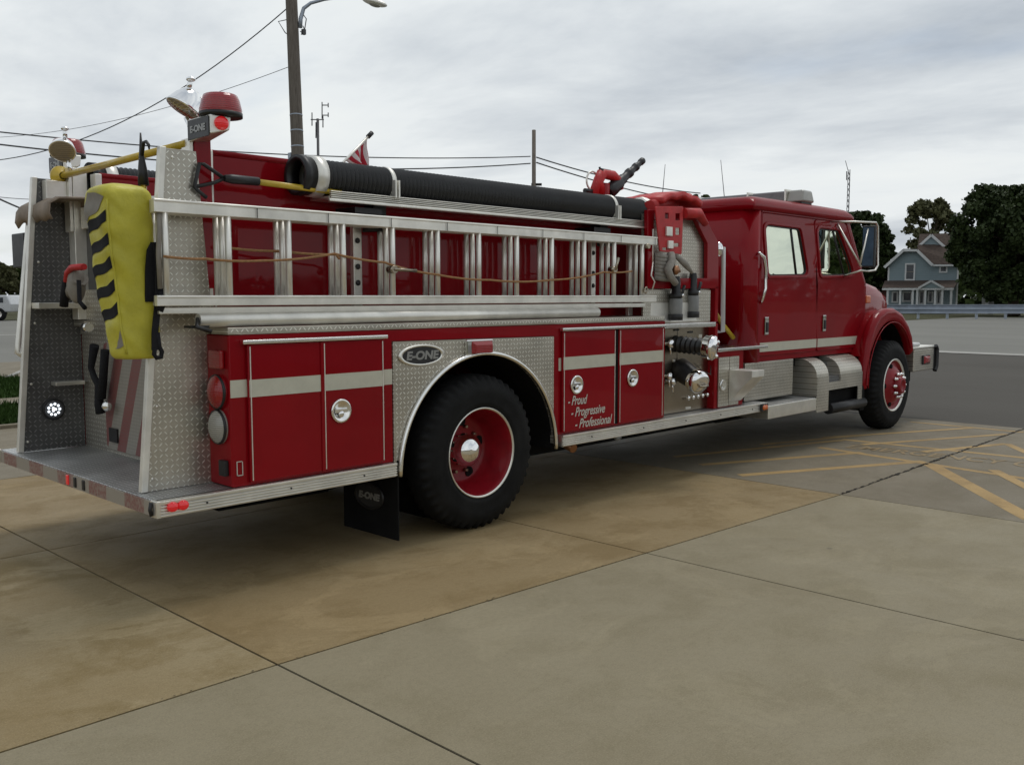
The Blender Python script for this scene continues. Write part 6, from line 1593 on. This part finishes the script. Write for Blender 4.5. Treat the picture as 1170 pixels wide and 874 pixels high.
cloud = ramp(t, cm, [(.36, (3.7, 4.2, 4.85)), (.47, (6.0, 6.45, 6.85)), (.54, (7.5, 7.9, 8.1)), (.66, (8.3, 8.6, 8.5))])
# the overcast is thin and bright low down ahead (towards the hidden sun) and heavier overhead and behind
up_ = math_n(t, 'MAXIMUM', sp.outputs[2], 0.0)
hz2 = math_n(t, 'POWER', math_n(t, 'SUBTRACT', 1.0, math_n(t, 'MULTIPLY', up_, 2.6), True), 1.6)
cloud = mix(t, math_n(t, 'MULTIPLY', hz2, .36), cloud, (8.2, 8.3, 8.1))
dt = t.nodes.new('ShaderNodeVectorMath'); dt.operation = 'DOT_PRODUCT'; L(t, tc.outputs['Generated'], dt.inputs[0]); dt.inputs[1].default_value = (math.cos(R(38)), math.sin(R(38)), .12)
mr = t.nodes.new('ShaderNodeMapRange'); mr.interpolation_type = 'SMOOTHSTEP'; L(t, dt.outputs['Value'], mr.inputs[0]); mr.inputs[1].default_value = -.55; mr.inputs[2].default_value = .75; mr.inputs[3].default_value = .90; mr.inputs[4].default_value = 1.0
cb2 = t.nodes.new('ShaderNodeCombineXYZ'); [L(t, mr.outputs[0], cb2.inputs[i]) for i in range(3)]
gapf = math_n(t, 'MULTIPLY', ramp(t, noise_n(t, .9, 5, .5, mpn.outputs[0], .2), [(.60, (0,) * 3), (.72, (1,) * 3)]), .30)
col = mix(t, gapf, cloud, sky.outputs[0])
col = mix(t, 1.0, col, cb2.outputs[0], 'MULTIPLY')
L(t, col, bgn.inputs[0]); bgn.inputs[1].default_value = .0915
sl = bpy.data.lights.new('sun', 'SUN'); sl.energy = .9; sl.angle = R(20); sl.color = (1, .96, .9)
so = bpy.data.objects.new('sun', sl); COL.objects.link(so)
sd = Vector((math.cos(R(SUN_EL)) * math.cos(R(SUN_AZ)), math.cos(R(SUN_EL)) * math.sin(R(SUN_AZ)), math.sin(R(SUN_EL))))
so.rotation_euler = sd.to_track_quat('Z', 'Y').to_euler(); so.location = sd * 50
scene.view_settings.view_transform = 'Standard'; scene.view_settings.look = 'None'; scene.view_settings.gamma = 1; scene.view_settings.exposure = .22
scene.view_settings.use_curve_mapping = False
scene.render.engine = 'CYCLES'
scene.cycles.max_bounces = 8

# ------------------------------------------------------------------ far-apart pieces of one mesh become parts of their own
def split_pieces(o):
    me = o.data; bm = bmesh.new(); bm.from_mesh(me); bm.verts.ensure_lookup_table()
    isl = [-1] * len(bm.verts); groups = []
    for v in bm.verts:
        if isl[v.index] >= 0: continue
        g_i = len(groups); st = [v]; isl[v.index] = g_i; vs = []
        while st:
            a = st.pop(); vs.append(a)
            for e in a.link_edges:
                b = e.other_vert(a)
                if isl[b.index] < 0: isl[b.index] = g_i; st.append(b)
        groups.append(vs)
    if not 2 <= len(groups) <= 60: bm.free(); return
    bb = []
    for vs in groups: bb.append(([min(v.co[i] for v in vs) for i in range(3)], [max(v.co[i] for v in vs) for i in range(3)]))
    par = list(range(len(groups)))
    def fd(i):
        while par[i] != i: i = par[i]
        return i
    for i in range(len(bb)):
        for j in range(i + 1, len(bb)):
            gap = math.sqrt(sum(max(0, bb[j][0][k] - bb[i][1][k], bb[i][0][k] - bb[j][1][k]) ** 2 for k in range(3)))
            si = max(bb[i][1][k] - bb[i][0][k] for k in range(3)); sj = max(bb[j][1][k] - bb[j][0][k] for k in range(3))
            if gap <= max(.02, .5 * max(si, sj)): par[fd(i)] = fd(j)
    pcs = sorted({fd(i) for i in range(len(bb))})
    if len(pcs) < 2 or len(pcs) > 12: bm.free(); return
    for n_i, p in enumerate(pcs):
        b2 = bm.copy(); b2.verts.ensure_lookup_table()
        kill = [v for v in b2.verts if fd(isl[v.index]) != p]
        bmesh.ops.delete(b2, geom=kill, context='VERTS')
        if n_i == 0: keep = b2; continue
        m2 = bpy.data.meshes.new(me.name); b2.to_mesh(m2); b2.free()
        for mt in me.materials: m2.materials.append(mt)
        c = o.copy(); c.data = m2; COL.objects.link(c)
    keep.to_mesh(me); keep.free(); bm.free()
SKIP = ('panel_rivet', 'crown', 'trunk', 'lettering', 'led', 'lattice', 'joint', 'road', 'painted', 'sticker', 'seam_mark', 'halyard', 'packed', 'rivet', 'flag')
for o in list(bpy.data.objects):
    if o.type == 'MESH' and o.parent is not None and o.get('kind') is None and not any(k in o.name for k in SKIP): split_pieces(o)
